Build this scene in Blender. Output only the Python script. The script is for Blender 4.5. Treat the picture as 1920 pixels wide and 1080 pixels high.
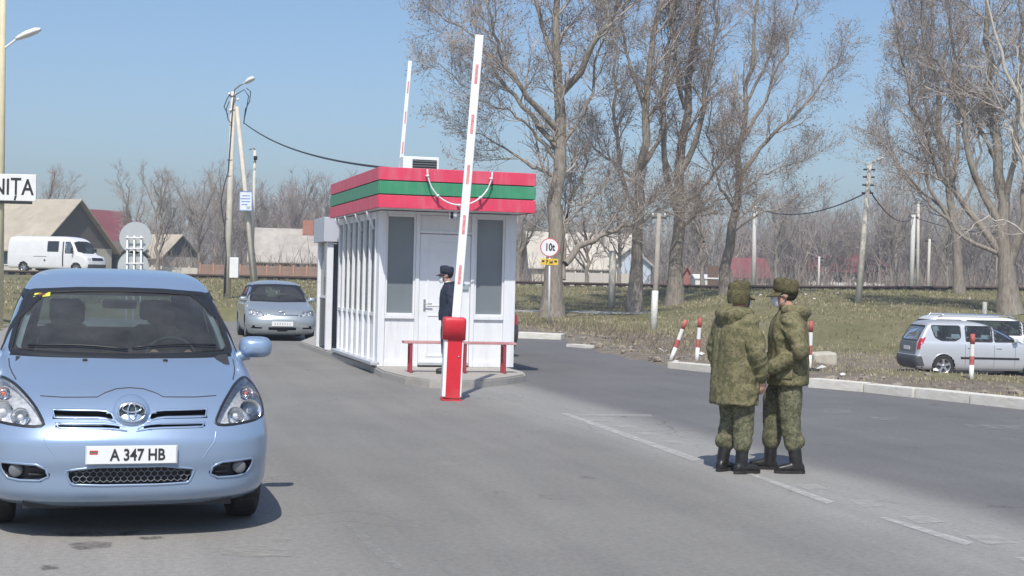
import bpy, bmesh, math, random
import numpy as np
from mathutils import Vector, Matrix, noise as mnoise

for o in list(bpy.data.objects):
    bpy.data.objects.remove(o)
scene = bpy.context.scene
C = scene.collection
rad = math.radians

# ------------------------------------------------------------------ camera
CAM_H = 1.65
FPX = 2700.0                      # focal length in pixels of a 1920 wide frame
ROLL = 0.024
PITCH = math.atan(16 / FPX)
_R0 = Vector((1, 0, 0)); _F = Vector((0, math.cos(PITCH), -math.sin(PITCH))); _U0 = Vector((0, math.sin(PITCH), math.cos(PITCH)))
_R = _R0 * math.cos(ROLL) + _U0 * math.sin(ROLL)
_U = _U0 * math.cos(ROLL) - _R0 * math.sin(ROLL)
cam_data = bpy.data.cameras.new('camera')
cam = bpy.data.objects.new('camera', cam_data)
C.objects.link(cam)
cam_data.sensor_width = 36.0
cam_data.lens = 36.0 * FPX / 1920.0
cam_data.clip_start = 0.1
cam_data.clip_end = 6000
M = Matrix((( _R.x, _U.x, -_F.x, 0), (_R.y, _U.y, -_F.y, 0), (_R.z, _U.z, -_F.z, CAM_H), (0, 0, 0, 1)))
cam.matrix_world = M
scene.camera = cam
scene.render.resolution_x = 1024
scene.render.resolution_y = 576

# ------------------------------------------------------------------ light
SUN_EL = rad(53)
SHADOW_AZ = Vector((0.07, 1.0)).normalized()        # direction shadows fall on the ground
world = bpy.data.worlds.new('World')
scene.world = world
world.use_nodes = True
wn = world.node_tree.nodes; wl = world.node_tree.links
wn.clear()
sky = wn.new('ShaderNodeTexSky')
sky.sky_type = 'NISHITA'
sky.sun_disc = False
sky.sun_elevation = SUN_EL
to_sun = Vector((-SHADOW_AZ.x, -SHADOW_AZ.y))
sky.sun_rotation = math.atan2(to_sun.x, to_sun.y)
sky.air_density = 1.05
sky.dust_density = 1.25
sky.ozone_density = 5.5
bg = wn.new('ShaderNodeBackground'); bg.inputs[1].default_value = 0.135
wo = wn.new('ShaderNodeOutputWorld')
wl.new(sky.outputs[0], bg.inputs[0]); wl.new(bg.outputs[0], wo.inputs[0])

sd = bpy.data.lights.new('sun', 'SUN')
sd.energy = 4.2
sd.angle = rad(0.55)
sd.color = (1.0, 0.955, 0.88)
sun = bpy.data.objects.new('sun', sd)
C.objects.link(sun)
sdir = Vector((SHADOW_AZ.x * math.cos(SUN_EL), SHADOW_AZ.y * math.cos(SUN_EL), -math.sin(SUN_EL)))
sun.rotation_euler = sdir.to_track_quat('-Z', 'Y').to_euler()
sun.location = (-10, -30, 40)

vs = scene.view_settings
vs.view_transform = 'Standard'
vs.look = 'None'
vs.gamma = 1
vs.exposure = 0.10
vs.use_curve_mapping = False
scene.render.engine = 'CYCLES'
try:
    scene.cycles.transparent_max_bounces = 24
    scene.cycles.max_bounces = 6
except Exception:
    pass

# ------------------------------------------------------------------ layout helpers
def ray(px, py):
    return _R * (px - 960) - _U * (py - 540) + _F * FPX
def G(px, py, z=0.0):
    """ground point (height z) seen at a photo position"""
    d = ray(px, py); t = (z - CAM_H) / d.z
    return Vector((0, 0, CAM_H)) + d * t
def P(px, py, depth):
    d = ray(px, py)
    return Vector((0, 0, CAM_H)) + d * (depth / d.y)
def smooth(a, b, x):
    t = min(1, max(0, (x - a) / (b - a))); return t * t * (3 - 2 * t)
def interp(x, xs, ys):
    return float(np.interp(x, xs, ys))

# ------------------------------------------------------------------ mesh helpers
class MB:
    def __init__(self):
        self.v = []; self.f = []; self.s = []
    def add(self, vs, fs, sm=False):
        n = len(self.v)
        self.v += [tuple(p) for p in vs]
        self.f += [tuple(i + n for i in q) for q in fs]
        self.s += [sm] * len(fs)
        return self
    def box(self, c, s, rz=0.0, mat=None):
        hx, hy, hz = s[0] / 2, s[1] / 2, s[2] / 2
        p = [Vector((x, y, z)) for z in (-hz, hz) for y in (-hy, hy) for x in (-hx, hx)]
        if rz: p = [Matrix.Rotation(rz, 3, 'Z') @ q for q in p]
        if mat is not None: p = [mat @ q for q in p]
        c = Vector(c)
        return self.add([q + c for q in p], [(0, 2, 3, 1), (4, 5, 7, 6), (0, 1, 5, 4), (1, 3, 7, 5), (3, 2, 6, 7), (2, 0, 4, 6)])
    def bbox(self, c, s, b=0.01, rz=0.0):
        """box with chamfered edges"""
        bm = bmesh.new(); bmesh.ops.create_cube(bm, size=1)
        bmesh.ops.scale(bm, vec=s, verts=bm.verts)
        bmesh.ops.bevel(bm, geom=bm.edges[:], offset=b, segments=2, profile=0.5, affect='EDGES')
        m = Matrix.Translation(Vector(c)) @ Matrix.Rotation(rz, 4, 'Z')
        bm.verts.ensure_lookup_table()
        self.add([m @ v.co for v in bm.verts], [[v.index for v in f.verts] for f in bm.faces])
        bm.free(); return self
    def tube(self, pts, rads, n=8, caps=True, sm=True, flat=None):
        pts = [Vector(p) for p in pts]
        if not hasattr(rads, '__len__'): rads = [rads] * len(pts)
        vs = []; up = Vector((0, 0, 1))
        for i, p in enumerate(pts):
            t = (pts[min(i + 1, len(pts) - 1)] - pts[max(i - 1, 0)])
            if t.length < 1e-9: t = Vector((0, 0, 1))
            t.normalize()
            ref = up if abs(t.z) < 0.9 else Vector((0, 1, 0))
            a = t.cross(ref).normalized(); b = t.cross(a).normalized()
            for k in range(n):
                an = 2 * math.pi * k / n
                vs.append(p + (a * math.cos(an) + b * math.sin(an)) * rads[i])
        fs = []
        for i in range(len(pts) - 1):
            for k in range(n):
                k2 = (k + 1) % n
                fs.append((i * n + k, i * n + k2, (i + 1) * n + k2, (i + 1) * n + k))
        if caps:
            fs.append(tuple(range(n - 1, -1, -1))); fs.append(tuple((len(pts) - 1) * n + k for k in range(n)))
        return self.add(vs, fs, sm)
    def loft(self, rings, caps=True, sm=True):
        """rings: list of equally long point lists (closed loops)"""
        n = len(rings[0]); vs = [p for r in rings for p in r]; fs = []
        for i in range(len(rings) - 1):
            for k in range(n):
                k2 = (k + 1) % n
                fs.append((i * n + k, i * n + k2, (i + 1) * n + k2, (i + 1) * n + k))
        if caps:
            fs.append(tuple(range(n - 1, -1, -1))); fs.append(tuple((len(rings) - 1) * n + k for k in range(n)))
        return self.add(vs, fs, sm)
    def lathe(self, prof, n=24, axis='Z', c=(0, 0, 0), sm=True, closed=False, caps=True):
        rings = []
        for r, h in prof:
            ring = []
            for k in range(n):
                a = 2 * math.pi * k / n
                if axis == 'Z': q = Vector((r * math.cos(a), r * math.sin(a), h))
                elif axis == 'X': q = Vector((h, r * math.cos(a), r * math.sin(a)))
                else: q = Vector((r * math.sin(a), h, r * math.cos(a)))
                ring.append(q + Vector(c))
            rings.append(ring)
        if closed: rings.append(rings[0])
        return self.loft(rings, caps=caps and not closed, sm=sm)
    def prism(self, poly, z0, z1):
        n = len(poly)
        vs = [(p[0], p[1], z0) for p in poly] + [(p[0], p[1], z1) for p in poly]
        fs = [tuple(range(n - 1, -1, -1)), tuple(range(n, 2 * n))]
        fs += [(i, (i + 1) % n, n + (i + 1) % n, n + i) for i in range(n)]
        return self.add(vs, fs)
    def ell(self, c, r, n=12, m=8, mat=None):
        c = Vector(c); rings = []
        for j in range(1, m):
            th = math.pi * j / m; ring = []
            for k in range(n):
                a = 2 * math.pi * k / n
                q = Vector((r[0] * math.sin(th) * math.cos(a), r[1] * math.sin(th) * math.sin(a), -r[2] * math.cos(th)))
                if mat is not None: q = mat @ q
                ring.append(q + c)
            rings.append(ring)
        return self.loft(rings)
    def build(self, name, mat, parent=None, loc=None, fix=False, rz=0.0):
        me = bpy.data.meshes.new(name)
        me.from_pydata(self.v, [], self.f)
        me.polygons.foreach_set('use_smooth', self.s)
        if fix:
            bm = bmesh.new(); bm.from_mesh(me); bmesh.ops.recalc_face_normals(bm, faces=bm.faces[:]); bm.to_mesh(me); bm.free()
        if mat is not None: me.materials.append(mat)
        me.update()
        o = bpy.data.objects.new(name, me); C.objects.link(o)
        if parent is not None: o.parent = parent
        if loc is not None: o.location = loc
        if rz: o.rotation_euler.z = rz
        return o

def tag(o, label=None, cat=None, group=None, kind=None):
    if label: o['label'] = label
    if cat: o['category'] = cat
    if group: o['group'] = group
    if kind: o['kind'] = kind
    return o
def thing(name, label, cat, loc=(0, 0, 0), rz=0.0, group=None):
    o = bpy.data.objects.new(name, None); C.objects.link(o)
    o.empty_display_size = 0.2
    o.location = loc; o.rotation_euler = (0, 0, rz)
    return tag(o, label, cat, group)
def inst(name, mesh, parent, loc=(0, 0, 0), rot=(0, 0, 0), scale=None):
    o = bpy.data.objects.new(name, mesh); C.objects.link(o); o.parent = parent
    o.location = loc; o.rotation_euler = rot
    if scale: o.scale = scale
    return o
def copy_tree(o, parent=None):
    c = o.copy(); C.objects.link(c); c.parent = parent
    for ch in [x for x in bpy.data.objects if x.parent == o]:
        copy_tree(ch, c)
    return c
def text_mesh(name, body, size, mat, parent, loc, rot, extr=0.002, bold=0.0, sx=1.0, align='CENTER'):
    cu = bpy.data.curves.new(name, 'FONT'); cu.body = body; cu.size = size
    cu.align_x = align; cu.align_y = 'CENTER'; cu.extrude = extr; cu.offset = bold
    cu.resolution_u = 3
    t = bpy.data.objects.new(name + '_tmp', cu); C.objects.link(t)
    bpy.context.view_layer.update()
    me = bpy.data.meshes.new_from_object(t.evaluated_get(bpy.context.evaluated_depsgraph_get()))
    bpy.data.objects.remove(t)
    me.materials.clear(); me.materials.append(mat)
    o = bpy.data.objects.new(name, me); C.objects.link(o); o.parent = parent
    o.location = loc; o.rotation_euler = rot; o.scale = (sx, 1, 1)
    return o

# ------------------------------------------------------------------ materials
def mat_new(name):
    m = bpy.data.materials.new(name); m.use_nodes = True
    nt = m.node_tree; b = nt.nodes['Principled BSDF']
    return m, nt, b
def N(nt, t, **kw):
    n = nt.nodes.new(t)
    for k, v in kw.items():
        if isinstance(v, dict):
            for i, q in v.items(): n.inputs[i].default_value = q
        else: setattr(n, k, v)
    return n
def ramp(nt, fac, stops, interp_='LINEAR'):
    r = N(nt, 'ShaderNodeValToRGB'); el = r.color_ramp.elements; r.color_ramp.interpolation = interp_
    while len(el) < len(stops): el.new(0.5)
    for e, (p, c) in zip(el, stops):
        e.position = p; e.color = (*c, 1) if len(c) == 3 else c
    nt.links.new(fac, r.inputs[0]); return r.outputs[0]
def mixc(nt, fac, a, b, mode='MIX'):
    m = N(nt, 'ShaderNodeMix', data_type='RGBA', blend_type=mode)
    for s, v in ((m.inputs[0], fac), (m.inputs[6], a), (m.inputs[7], b)):
        if hasattr(v, 'is_linked'): nt.links.new(v, s)
        elif isinstance(v, (int, float)): s.default_value = v
        else: s.default_value = (*v, 1)
    return m.outputs[2]
def noise_out(nt, scale, detail=4, rough=0.55, coord='Object', vec=None, scl=None):
    if vec is None:
        tc = N(nt, 'ShaderNodeTexCoord'); vec = tc.outputs[coord]
    if scl:
        mp = N(nt, 'ShaderNodeMapping'); mp.inputs['Scale'].default_value = scl
        nt.links.new(vec, mp.inputs[0]); vec = mp.outputs[0]
    n = N(nt, 'ShaderNodeTexNoise', noise_dimensions='3D')
    n.inputs['Scale'].default_value = scale; n.inputs['Detail'].default_value = detail; n.inputs['Roughness'].default_value = rough
    nt.links.new(vec, n.inputs['Vector']); return n.outputs[0]
def bump(nt, b, h, strength=0.3, dist=0.01):
    bp = N(nt, 'ShaderNodeBump'); bp.inputs['Strength'].default_value = strength; bp.inputs['Distance'].default_value = dist
    nt.links.new(h, bp.inputs['Height']); nt.links.new(bp.outputs[0], b.inputs['Normal'])
def simple(name, col, rough=0.6, metal=0.0, var=0.12, scale=6.0, coat=0.0, bmp=0.0, bscale=40, spec=None, dirt=None, dirt_amt=0.0, dscale=2.0):
    m, nt, b = mat_new(name)
    n = noise_out(nt, scale, 5, 0.6)
    lo = tuple(max(0, c * (1 - var)) for c in col); hi = tuple(min(1, c * (1 + var)) for c in col)
    out = ramp(nt, n, [(0.3, lo), (0.7, hi)])
    if dirt:
        n2 = noise_out(nt, dscale, 7, 0.68)
        f = ramp(nt, n2, [(0.48, (0, 0, 0)), (0.72, (dirt_amt,) * 3)])
        out = mixc(nt, f, out, dirt)
    nt.links.new(out, b.inputs['Base Color'])
    b.inputs['Roughness'].default_value = rough; b.inputs['Metallic'].default_value = metal
    if coat: b.inputs['Coat Weight'].default_value = coat; b.inputs['Coat Roughness'].default_value = 0.06
    if spec is not None: b.inputs['Specular IOR Level'].default_value = spec
    if bmp: bump(nt, b, noise_out(nt, bscale, 5, 0.6), bmp, 0.01)
    return m
def glass_mat(name, tint=(0.7, 0.78, 0.8), refl=1.0, rough=0.02, dust=0.0, dustcol=(0.6, 0.6, 0.58)):
    m, nt, b = mat_new(name)
    nt.nodes.remove(b)
    tr = N(nt, 'ShaderNodeBsdfTransparent'); tr.inputs[0].default_value = (*tint, 1)
    gl = N(nt, 'ShaderNodeBsdfGlossy'); gl.inputs['Roughness'].default_value = rough; gl.inputs[0].default_value = (refl, refl, refl, 1)
    fr = N(nt, 'ShaderNodeFresnel'); fr.inputs[0].default_value = 1.5
    mx = N(nt, 'ShaderNodeMixShader')
    nt.links.new(fr.outputs[0], mx.inputs[0]); nt.links.new(tr.outputs[0], mx.inputs[1]); nt.links.new(gl.outputs[0], mx.inputs[2])
    out = mx.outputs[0]
    if dust:
        df = N(nt, 'ShaderNodeBsdfDiffuse'); df.inputs[0].default_value = (*dustcol, 1)
        n = noise_out(nt, 3.0, 6, 0.65); f = ramp(nt, n, [(0.3, (dust * 0.4,) * 3), (0.75, (dust,) * 3)])
        m2 = N(nt, 'ShaderNodeMixShader'); nt.links.new(f, m2.inputs[0]); nt.links.new(out, m2.inputs[1]); nt.links.new(df.outputs[0], m2.inputs[2])
        out = m2.outputs[0]
    nt.links.new(out, nt.nodes['Material Output'].inputs[0])
    return m
def paint(name, col, metal=0.35, rough=0.32, flake=0.05, dirt=0.25):
    """car paint: clear coat over metallic base, a film of road dust low down in patches"""
    m, nt, b = mat_new(name)
    n = noise_out(nt, 900, 2, 0.5)
    base = ramp(nt, n, [(0.3, tuple(c * (1 - flake) for c in col)), (0.7, tuple(min(1, c * (1 + flake)) for c in col))])
    n2 = noise_out(nt, 2.3, 7, 0.7)
    f = ramp(nt, n2, [(0.45, (0, 0, 0)), (0.8, (dirt,) * 3)])
    nt.links.new(mixc(nt, f, base, (0.32, 0.30, 0.27)), b.inputs['Base Color'])
    b.inputs['Metallic'].default_value = metal; b.inputs['Roughness'].default_value = rough
    b.inputs['Coat Weight'].default_value = 0.7; b.inputs['Coat Roughness'].default_value = 0.08
    return m

MT = {}
MT['black_plastic'] = simple('black_plastic', (0.018, 0.019, 0.021), 0.5)
MT['rubber'] = simple('rubber', (0.022, 0.021, 0.02), 0.85, dirt=(0.12, 0.11, 0.1), dirt_amt=0.4, dscale=12)
MT['chrome'] = simple('chrome', (0.75, 0.76, 0.78), 0.14, 1.0, 0.03)
MT['alloy'] = simple('alloy', (0.55, 0.56, 0.58), 0.35, 0.8, 0.05)
MT['white_paint'] = simple('white_paint', (0.80, 0.80, 0.79), 0.45, 0, 0.03, dirt=(0.5, 0.47, 0.42), dirt_amt=0.25)
MT['red_paint'] = simple('red_paint', (0.62, 0.02, 0.035), 0.4, 0, 0.08, dirt=(0.45, 0.2, 0.18), dirt_amt=0.25)
MT['concrete'] = simple('concrete', (0.42, 0.40, 0.36), 0.9, 0, 0.18, 5, bmp=0.4, bscale=60, dirt=(0.24, 0.21, 0.17), dirt_amt=0.6)
MT['pole_concrete'] = simple('pole_concrete', (0.62, 0.58, 0.50), 0.9, 0, 0.12, 3, bmp=0.2, dirt=(0.42, 0.39, 0.33), dirt_amt=0.4)
MT['steel'] = simple('steel', (0.36, 0.37, 0.38), 0.5, 0.7, 0.1)
MT['cable'] = simple('cable', (0.03, 0.03, 0.035), 0.6)

# =================================================================== SETTING
AX = Vector((-0.2847, 1.0, 0)).normalized()          # direction of the road
AR = Vector((AX.y, -AX.x, 0))                         # to the right of it
AXZ = math.atan2(-AX.x, AX.y)                         # rotation about Z that turns +Y into AX
LINE0 = G(1060, 778)

_re = [(-80, 44.0), (0, 18.5), (10, 13.0), (20.16, 7.4), (22.13, 6.3), (23.5, 5.2), (27.5, 4.0), (28.3, 3.2), (31.95, 2.35), (35.7, 1.8), (41.3, 1.45), (45.6, 0.3), (60, -6.0)]
def right_edge(Y): return interp(Y, [a for a, b in _re], [b for a, b in _re])
def left_edge(Y): return -5.3 - 0.285 * (Y - 9) if Y > 9 else -5.3 - 0.9 * (9 - Y)
def crest_z(X): return interp(X, [-60, -17, 11, 27, 60], [1.15, 1.29, 1.36, 1.66, 1.8])
def base_h(X, Y):
    cz = crest_z(X)
    L = interp(Y, [0, 33, 45, 55, 70, 79, 85, 100, 400], [0.05, 0.06, 0.28, 0.66, 1.12, cz, cz, 1.2, 1.35])
    M_ = interp(Y, [0, 46, 60, 70, 79, 85, 100, 400], [0.05, 0.07, 0.16, 0.62, cz, cz, 1.2, 1.35])
    R_ = interp(Y, [0, 27, 36, 44, 51, 60, 70, 79, 85, 100, 400], [0.1, 0.07, -0.72, -0.85, -0.4, 0.75, 1.25, cz, cz, 1.3, 1.4])
    a = smooth(-9, -1, X); b = smooth(5.0, 10.5, X)
    return (L * (1 - a) + M_ * a) * (1 - b) + R_ * b
def in_road(X, Y):
    if Y > 49: return 0.0
    return min(smooth(-0.15, 0.15, right_edge(Y) - X), smooth(-0.2, 0.2, X - left_edge(Y)))
def ground_h(X, Y):
    h = base_h(X, Y)
    r = in_road(X, Y)
    if Y > 10:
        n = mnoise.noise((X * 0.55, Y * 0.55, 3.1)) * 0.05 + mnoise.noise((X * 1.7, Y * 1.7, 8.1)) * 0.025
        if Y > 78: n *= 0.4
        h += n
    return h * (1 - r) - 0.09 * r

def make_ground():
    xs = sorted(set([-5000, -2500, -1200, -600, -350, -220, -160, -125, -100, -80, -65, -52, -42, -34, -28, -23, -19, -16] + [-14 + 0.45 * i for i in range(78)] + [21.5, 23, 25, 27.5, 30, 34, 39, 46, 55, 68, 85, 110, 150, 220, 350, 600, 1200, 2500, 5000]))
    ys = sorted(set([-300, -120, -60, -30, -12, -4, 2, 6, 9, 12, 14] + [16 + 0.45 * i for i in range(100)] + [61.5 + 1.0 * i for i in range(26)] + [90, 95, 100, 110, 125, 150, 190, 250, 400, 700, 1300, 2500, 5500]))
    v = []; cov = []
    for y in ys:
        for x in xs:
            v.append((x, y, ground_h(x, y)))
            g = 1.0
            d = x - right_edge(y)
            if y < 52 and d > -0.5:
                g = smooth(0.8, 5.5, d + 1.6 * mnoise.noise((x * 0.35, y * 0.35, 1.0)))
            if 24 < y < 54 and x > 4:                                   # parking lot of trodden earth
                lot = smooth(26, 31, y) * (1 - smooth(46, 53, y + 3 * mnoise.noise((x * 0.2, y * 0.2, 5)))) * smooth(4, 7, x)
                g *= 1 - 0.85 * lot
            cov.append(g)
    nx = len(xs)
    f = [(j * nx + i, j * nx + i + 1, (j + 1) * nx + i + 1, (j + 1) * nx + i) for j in range(len(ys) - 1) for i in range(nx - 1)]
    m, nt, b = mat_new('ground_cover')
    at = N(nt, 'ShaderNodeAttribute', attribute_name='cover')
    tc = N(nt, 'ShaderNodeTexCoord')
    n1 = noise_out(nt, 0.35, 6, 0.62, vec=tc.outputs['Object'])
    n2 = noise_out(nt, 3.0, 8, 0.7, vec=tc.outputs['Object'])
    n3 = noise_out(nt, 0.13, 4, 0.6, vec=tc.outputs['Object'], scl=(1, 2.2, 1))
    gr = ramp(nt, n1, [(0.3, (0.155, 0.140, 0.072)), (0.5, (0.225, 0.200, 0.115)), (0.68, (0.30, 0.262, 0.175))])
    gr2 = ramp(nt, n3, [(0.42, (0.162, 0.162, 0.075)), (0.62, (0.27, 0.232, 0.145))])
    gr = mixc(nt, 0.5, gr, gr2)
    gr = mixc(nt, ramp(nt, n2, [(0.38, (0.45,) * 3), (0.62, (0, 0, 0))]), gr, (0.11, 0.10, 0.058))
    di = ramp(nt, n2, [(0.28, (0.10, 0.082, 0.065)), (0.5, (0.19, 0.16, 0.13)), (0.72, (0.30, 0.262, 0.215))])
    di = mixc(nt, ramp(nt, n1, [(0.42, (0, 0, 0)), (0.64, (0.75,) * 3)]), di, (0.235, 0.205, 0.165))
    mth = N(nt, 'ShaderNodeMath', operation='ADD'); nt.links.new(at.outputs['Fac'], mth.inputs[0])
    m2 = N(nt, 'ShaderNodeMath', operation='MULTIPLY_ADD'); nt.links.new(n2, m2.inputs[0]); m2.inputs[1].default_value = 0.9; m2.inputs[2].default_value = -0.45
    nt.links.new(m2.outputs[0], mth.inputs[1])
    fac = ramp(nt, mth.outputs[0], [(0.3, (0, 0, 0)), (0.62, (1, 1, 1))])
    nt.links.new(mixc(nt, fac, di, gr), b.inputs['Base Color'])
    b.inputs['Roughness'].default_value = 0.95; b.inputs['Specular IOR Level'].default_value = 0.1
    bump(nt, b, n2, 0.7, 0.06)
    mb = MB(); mb.add(v, f, True); o = mb.build('ground', m)
    a = o.data.attributes.new('cover', 'FLOAT', 'POINT'); a.data.foreach_set('value', cov)
    tag(o, 'dry spring grass and trodden earth rising to the railway', kind='structure')
make_ground()

# ---- road: one sheet, its local Y runs along the lanes, local X=0 on the painted edge line
def asphalt():
    m, nt, b = mat_new('asphalt')
    tc = N(nt, 'ShaderNodeTexCoord'); ob = tc.outputs['Object']
    sx = N(nt, 'ShaderNodeSeparateXYZ'); nt.links.new(ob, sx.inputs[0])
    nb = noise_out(nt, 0.45, 6, 0.6, vec=ob)
    ns = noise_out(nt, 0.9, 5, 0.6, vec=ob, scl=(2.2, 0.16, 1))      # streaks along the lanes
    nf = noise_out(nt, 130, 3, 0.6, vec=ob)
    def shifted(amount, src):
        q = N(nt, 'ShaderNodeMath', operation='MULTIPLY_ADD'); nt.links.new(src, q.inputs[0]); q.inputs[1].default_value = amount
        nt.links.new(sx.outputs[0], q.inputs[2]); return q.outputs[0]
    def mapr(v, a, b_):
        r = N(nt, 'ShaderNodeMapRange', interpolation_type='SMOOTHSTEP'); nt.links.new(v, r.inputs[0])
        r.inputs[1].default_value = a; r.inputs[2].default_value = b_; return r.outputs[0]
    q = shifted(0.8, nb)
    left = ramp(nt, nb, [(0.3, (0.205, 0.196, 0.182)), (0.7, (0.248, 0.237, 0.218))])
    right = ramp(nt, nb, [(0.3, (0.142, 0.138, 0.138)), (0.7, (0.178, 0.173, 0.170))])
    dust = (0.36, 0.35, 0.325)
    col = mixc(nt, mapr(q, 0.7, 1.75), left, right)
    # dusty band that traffic leaves between the lanes, at the kerb and left of the wheel tracks
    band = N(nt, 'ShaderNodeMath', operation='MULTIPLY'); nt.links.new(mapr(q, -0.8, 0.5), band.inputs[0]); nt.links.new(mapr(q, 1.5, 0.75), band.inputs[1])
    bs = N(nt, 'ShaderNodeMath', operation='MULTIPLY'); nt.links.new(band.outputs[0], bs.inputs[0]); bs.inputs[1].default_value = 0.55
    col = mixc(nt, bs.outputs[0], col, dust)
    lft = N(nt, 'ShaderNodeMath', operation='MULTIPLY'); nt.links.new(mapr(q, -3.0, -5.5), lft.inputs[0]); lft.inputs[1].default_value = 0.6
    col = mixc(nt, lft.outputs[0], col, (0.36, 0.34, 0.31))
    col = mixc(nt, ramp(nt, ns, [(0.40, (0.2,) * 3), (0.56, (0, 0, 0))]), col, mixc(nt, 0.6, col, (0.07, 0.07, 0.072)))
    st = noise_out(nt, 1.3, 7, 0.72, vec=ob)
    col = mixc(nt, ramp(nt, st, [(0.62, (0, 0, 0)), (0.74, (0.4,) * 3)]), col, (0.33, 0.32, 0.30))
    st2 = noise_out(nt, 2.1, 6, 0.6, vec=ob, scl=(1, 0.5, 1))
    col = mixc(nt, ramp(nt, st2, [(0.66, (0, 0, 0)), (0.72, (0.55,) * 3)]), col, (0.075, 0.073, 0.07))
    # fine cracks
    vo = N(nt, 'ShaderNodeTexVoronoi', feature='DISTANCE_TO_EDGE'); vo.inputs['Scale'].default_value = 0.42
    dv = N(nt, 'ShaderNodeVectorMath', operation='MULTIPLY_ADD'); 
    nn = N(nt, 'ShaderNodeTexNoise'); nn.inputs['Scale'].default_value = 1.1; nn.inputs['Detail'].default_value = 7; nt.links.new(ob, nn.inputs['Vector'])
    nt.links.new(nn.outputs[1], dv.inputs[0]); dv.inputs[1].default_value = (1.6, 1.6, 0); nt.links.new(ob, dv.inputs[2]); nt.links.new(dv.outputs[0], vo.inputs['Vector'])
    cr = ramp(nt, vo.outputs['Distance'], [(0.0, (0.6,) * 3), (0.006, (0, 0, 0))])
    crm = mixc(nt, ramp(nt, noise_out(nt, 0.3, 3, 0.5, vec=ob), [(0.5, (0, 0, 0)), (0.62, (1, 1, 1))]), (0, 0, 0), cr)
    col = mixc(nt, crm, col, (0.06, 0.058, 0.055))
    spk = ramp(nt, nf, [(0.3, (0.74,) * 3), (0.7, (1.24,) * 3)])
    n4 = noise_out(nt, 22, 4, 0.7, vec=ob)
    col = mixc(nt, 1.0, col, ramp(nt, n4, [(0.3, (0.85,) * 3), (0.7, (1.15,) * 3)]), 'MULTIPLY')
    col = mixc(nt, 1.0, col, spk, 'MULTIPLY')
    nt.links.new(col, b.inputs['Base Color'])
    b.inputs['Roughness'].default_value = 0.82; b.inputs['Specular IOR Level'].default_value = 0.3
    bump(nt, b, nf, 0.5, 0.004)
    return m
rm = MB()
_rv = []
_ry = [-60, -30, -10, 0, 5, 10, 15, 20.16, 22.13, 23.5, 25.5, 27.5, 29, 31.95, 35.7, 41.3, 45.6, 50]
for y in _ry:
    for x in (left_edge(y) - 0.5, right_edge(y) + 0.22):
        d_ = Vector((x - LINE0.x, y - LINE0.y, 0)); _rv.append((d_.dot(AR), d_.dot(AX), 0))
rm.add(_rv, [(2 * i, 2 * i + 1, 2 * i + 3, 2 * i + 2) for i in range(len(_ry) - 1)])
road = rm.build('road', asphalt()); road.location = (LINE0.x, LINE0.y, 0); road.rotation_euler.z = AXZ
tag(road, 'grey asphalt road splitting round the checkpoint island', kind='structure')

# ---- worn paint
def worn_paint(name, col, lo, hi, scale=7, amax=0.82):
    m, nt, b = mat_new(name)
    n = noise_out(nt, scale, 8, 0.75)
    a = ramp(nt, n, [(lo, (0, 0, 0)), (hi, (amax,) * 3)])
    nt.links.new(a, b.inputs['Alpha'])
    b.inputs['Base Color'].default_value = (*col, 1); b.inputs['Roughness'].default_value = 0.8
    return m
wp = worn_paint('worn_road_paint', (0.56, 0.55, 0.52), 0.26, 0.66, 9)
wp2 = worn_paint('faint_road_paint', (0.42, 0.41, 0.39), 0.46, 0.74, 9)
dustm = worn_paint('spilled_cement', (0.42, 0.40, 0.35), 0.38, 0.70, 8, 0.6)
oilm = worn_paint('oil_stain', (0.07, 0.067, 0.063), 0.40, 0.68, 9, 0.7)
def sheet(name, polys, mat, z, parent_empty):
    mb = MB()
    for poly in polys:
        pts = [G(x, y) for x, y in poly]
        mb.add([(p.x, p.y, z) for p in pts], [tuple(range(len(pts)))])
    o = mb.build(name, mat, None, fix=True)
    for p in o.data.polygons:
        pass
    return tag(o, None, kind='structure')
ln = [[(1050, 776), (1066, 776), (1315, 862), (1300, 866)], [(1398, 889), (1412, 889), (1566, 942), (1550, 946)], [(1648, 972), (1662, 971), (1826, 1018), (1810, 1024)], [(1900, 1046), (1916, 1046), (2010, 1076), (1996, 1082)]]
sheet('edge_line', ln, wp, 0.005, None)
dash = [[(1066, 776), (1228, 777), (1228, 783), (1078, 781)], [(1098, 786), (1134, 786), (1146, 791), (1110, 792)], [(1148, 797), (1186, 798), (1200, 804), (1162, 804)], [(1190, 810), (1222, 810), (1238, 817), (1206, 818)], [(1238, 826), (1268, 826), (1284, 833), (1256, 834)],
        [(1488, 908), (1530, 907), (1556, 920), (1514, 922)], [(1586, 937), (1632, 937), (1664, 952), (1620, 955)], [(1684, 967), (1738, 966), (1776, 982), (1722, 985)], [(1806, 1002), (1866, 1002), (1912, 1022), (1850, 1025)], [(1930, 1040), (1990, 1040), (2050, 1062), (1990, 1066)]]
wp3 = worn_paint('worn_hatch_paint', (0.52, 0.51, 0.48), 0.30, 0.74, 9, 0.7)
sheet('hatch_marking', [[(sum(q[0] for q in pl) / len(pl) + (x - sum(q[0] for q in pl) / len(pl)) * .92, sum(q[1] for q in pl) / len(pl) + (y - sum(q[1] for q in pl) / len(pl)) * .72) for x, y in pl] for pl in dash], wp3, 0.005, None)
sheet('lane_dash', [[(1540, 768), (1596, 769), (1600, 776), (1546, 775)], [(1806, 796), (1918, 799), (1924, 806), (1816, 803)], [(1630, 782), (1676, 783), (1684, 788), (1640, 788)], [(876, 733), (984, 738), (978, 755), (896, 750)], [(652, 986), (664, 984), (694, 1010), (716, 1034), (756, 1064), (742, 1068), (702, 1040), (678, 1016)]], wp2, 0.005, None)
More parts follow.
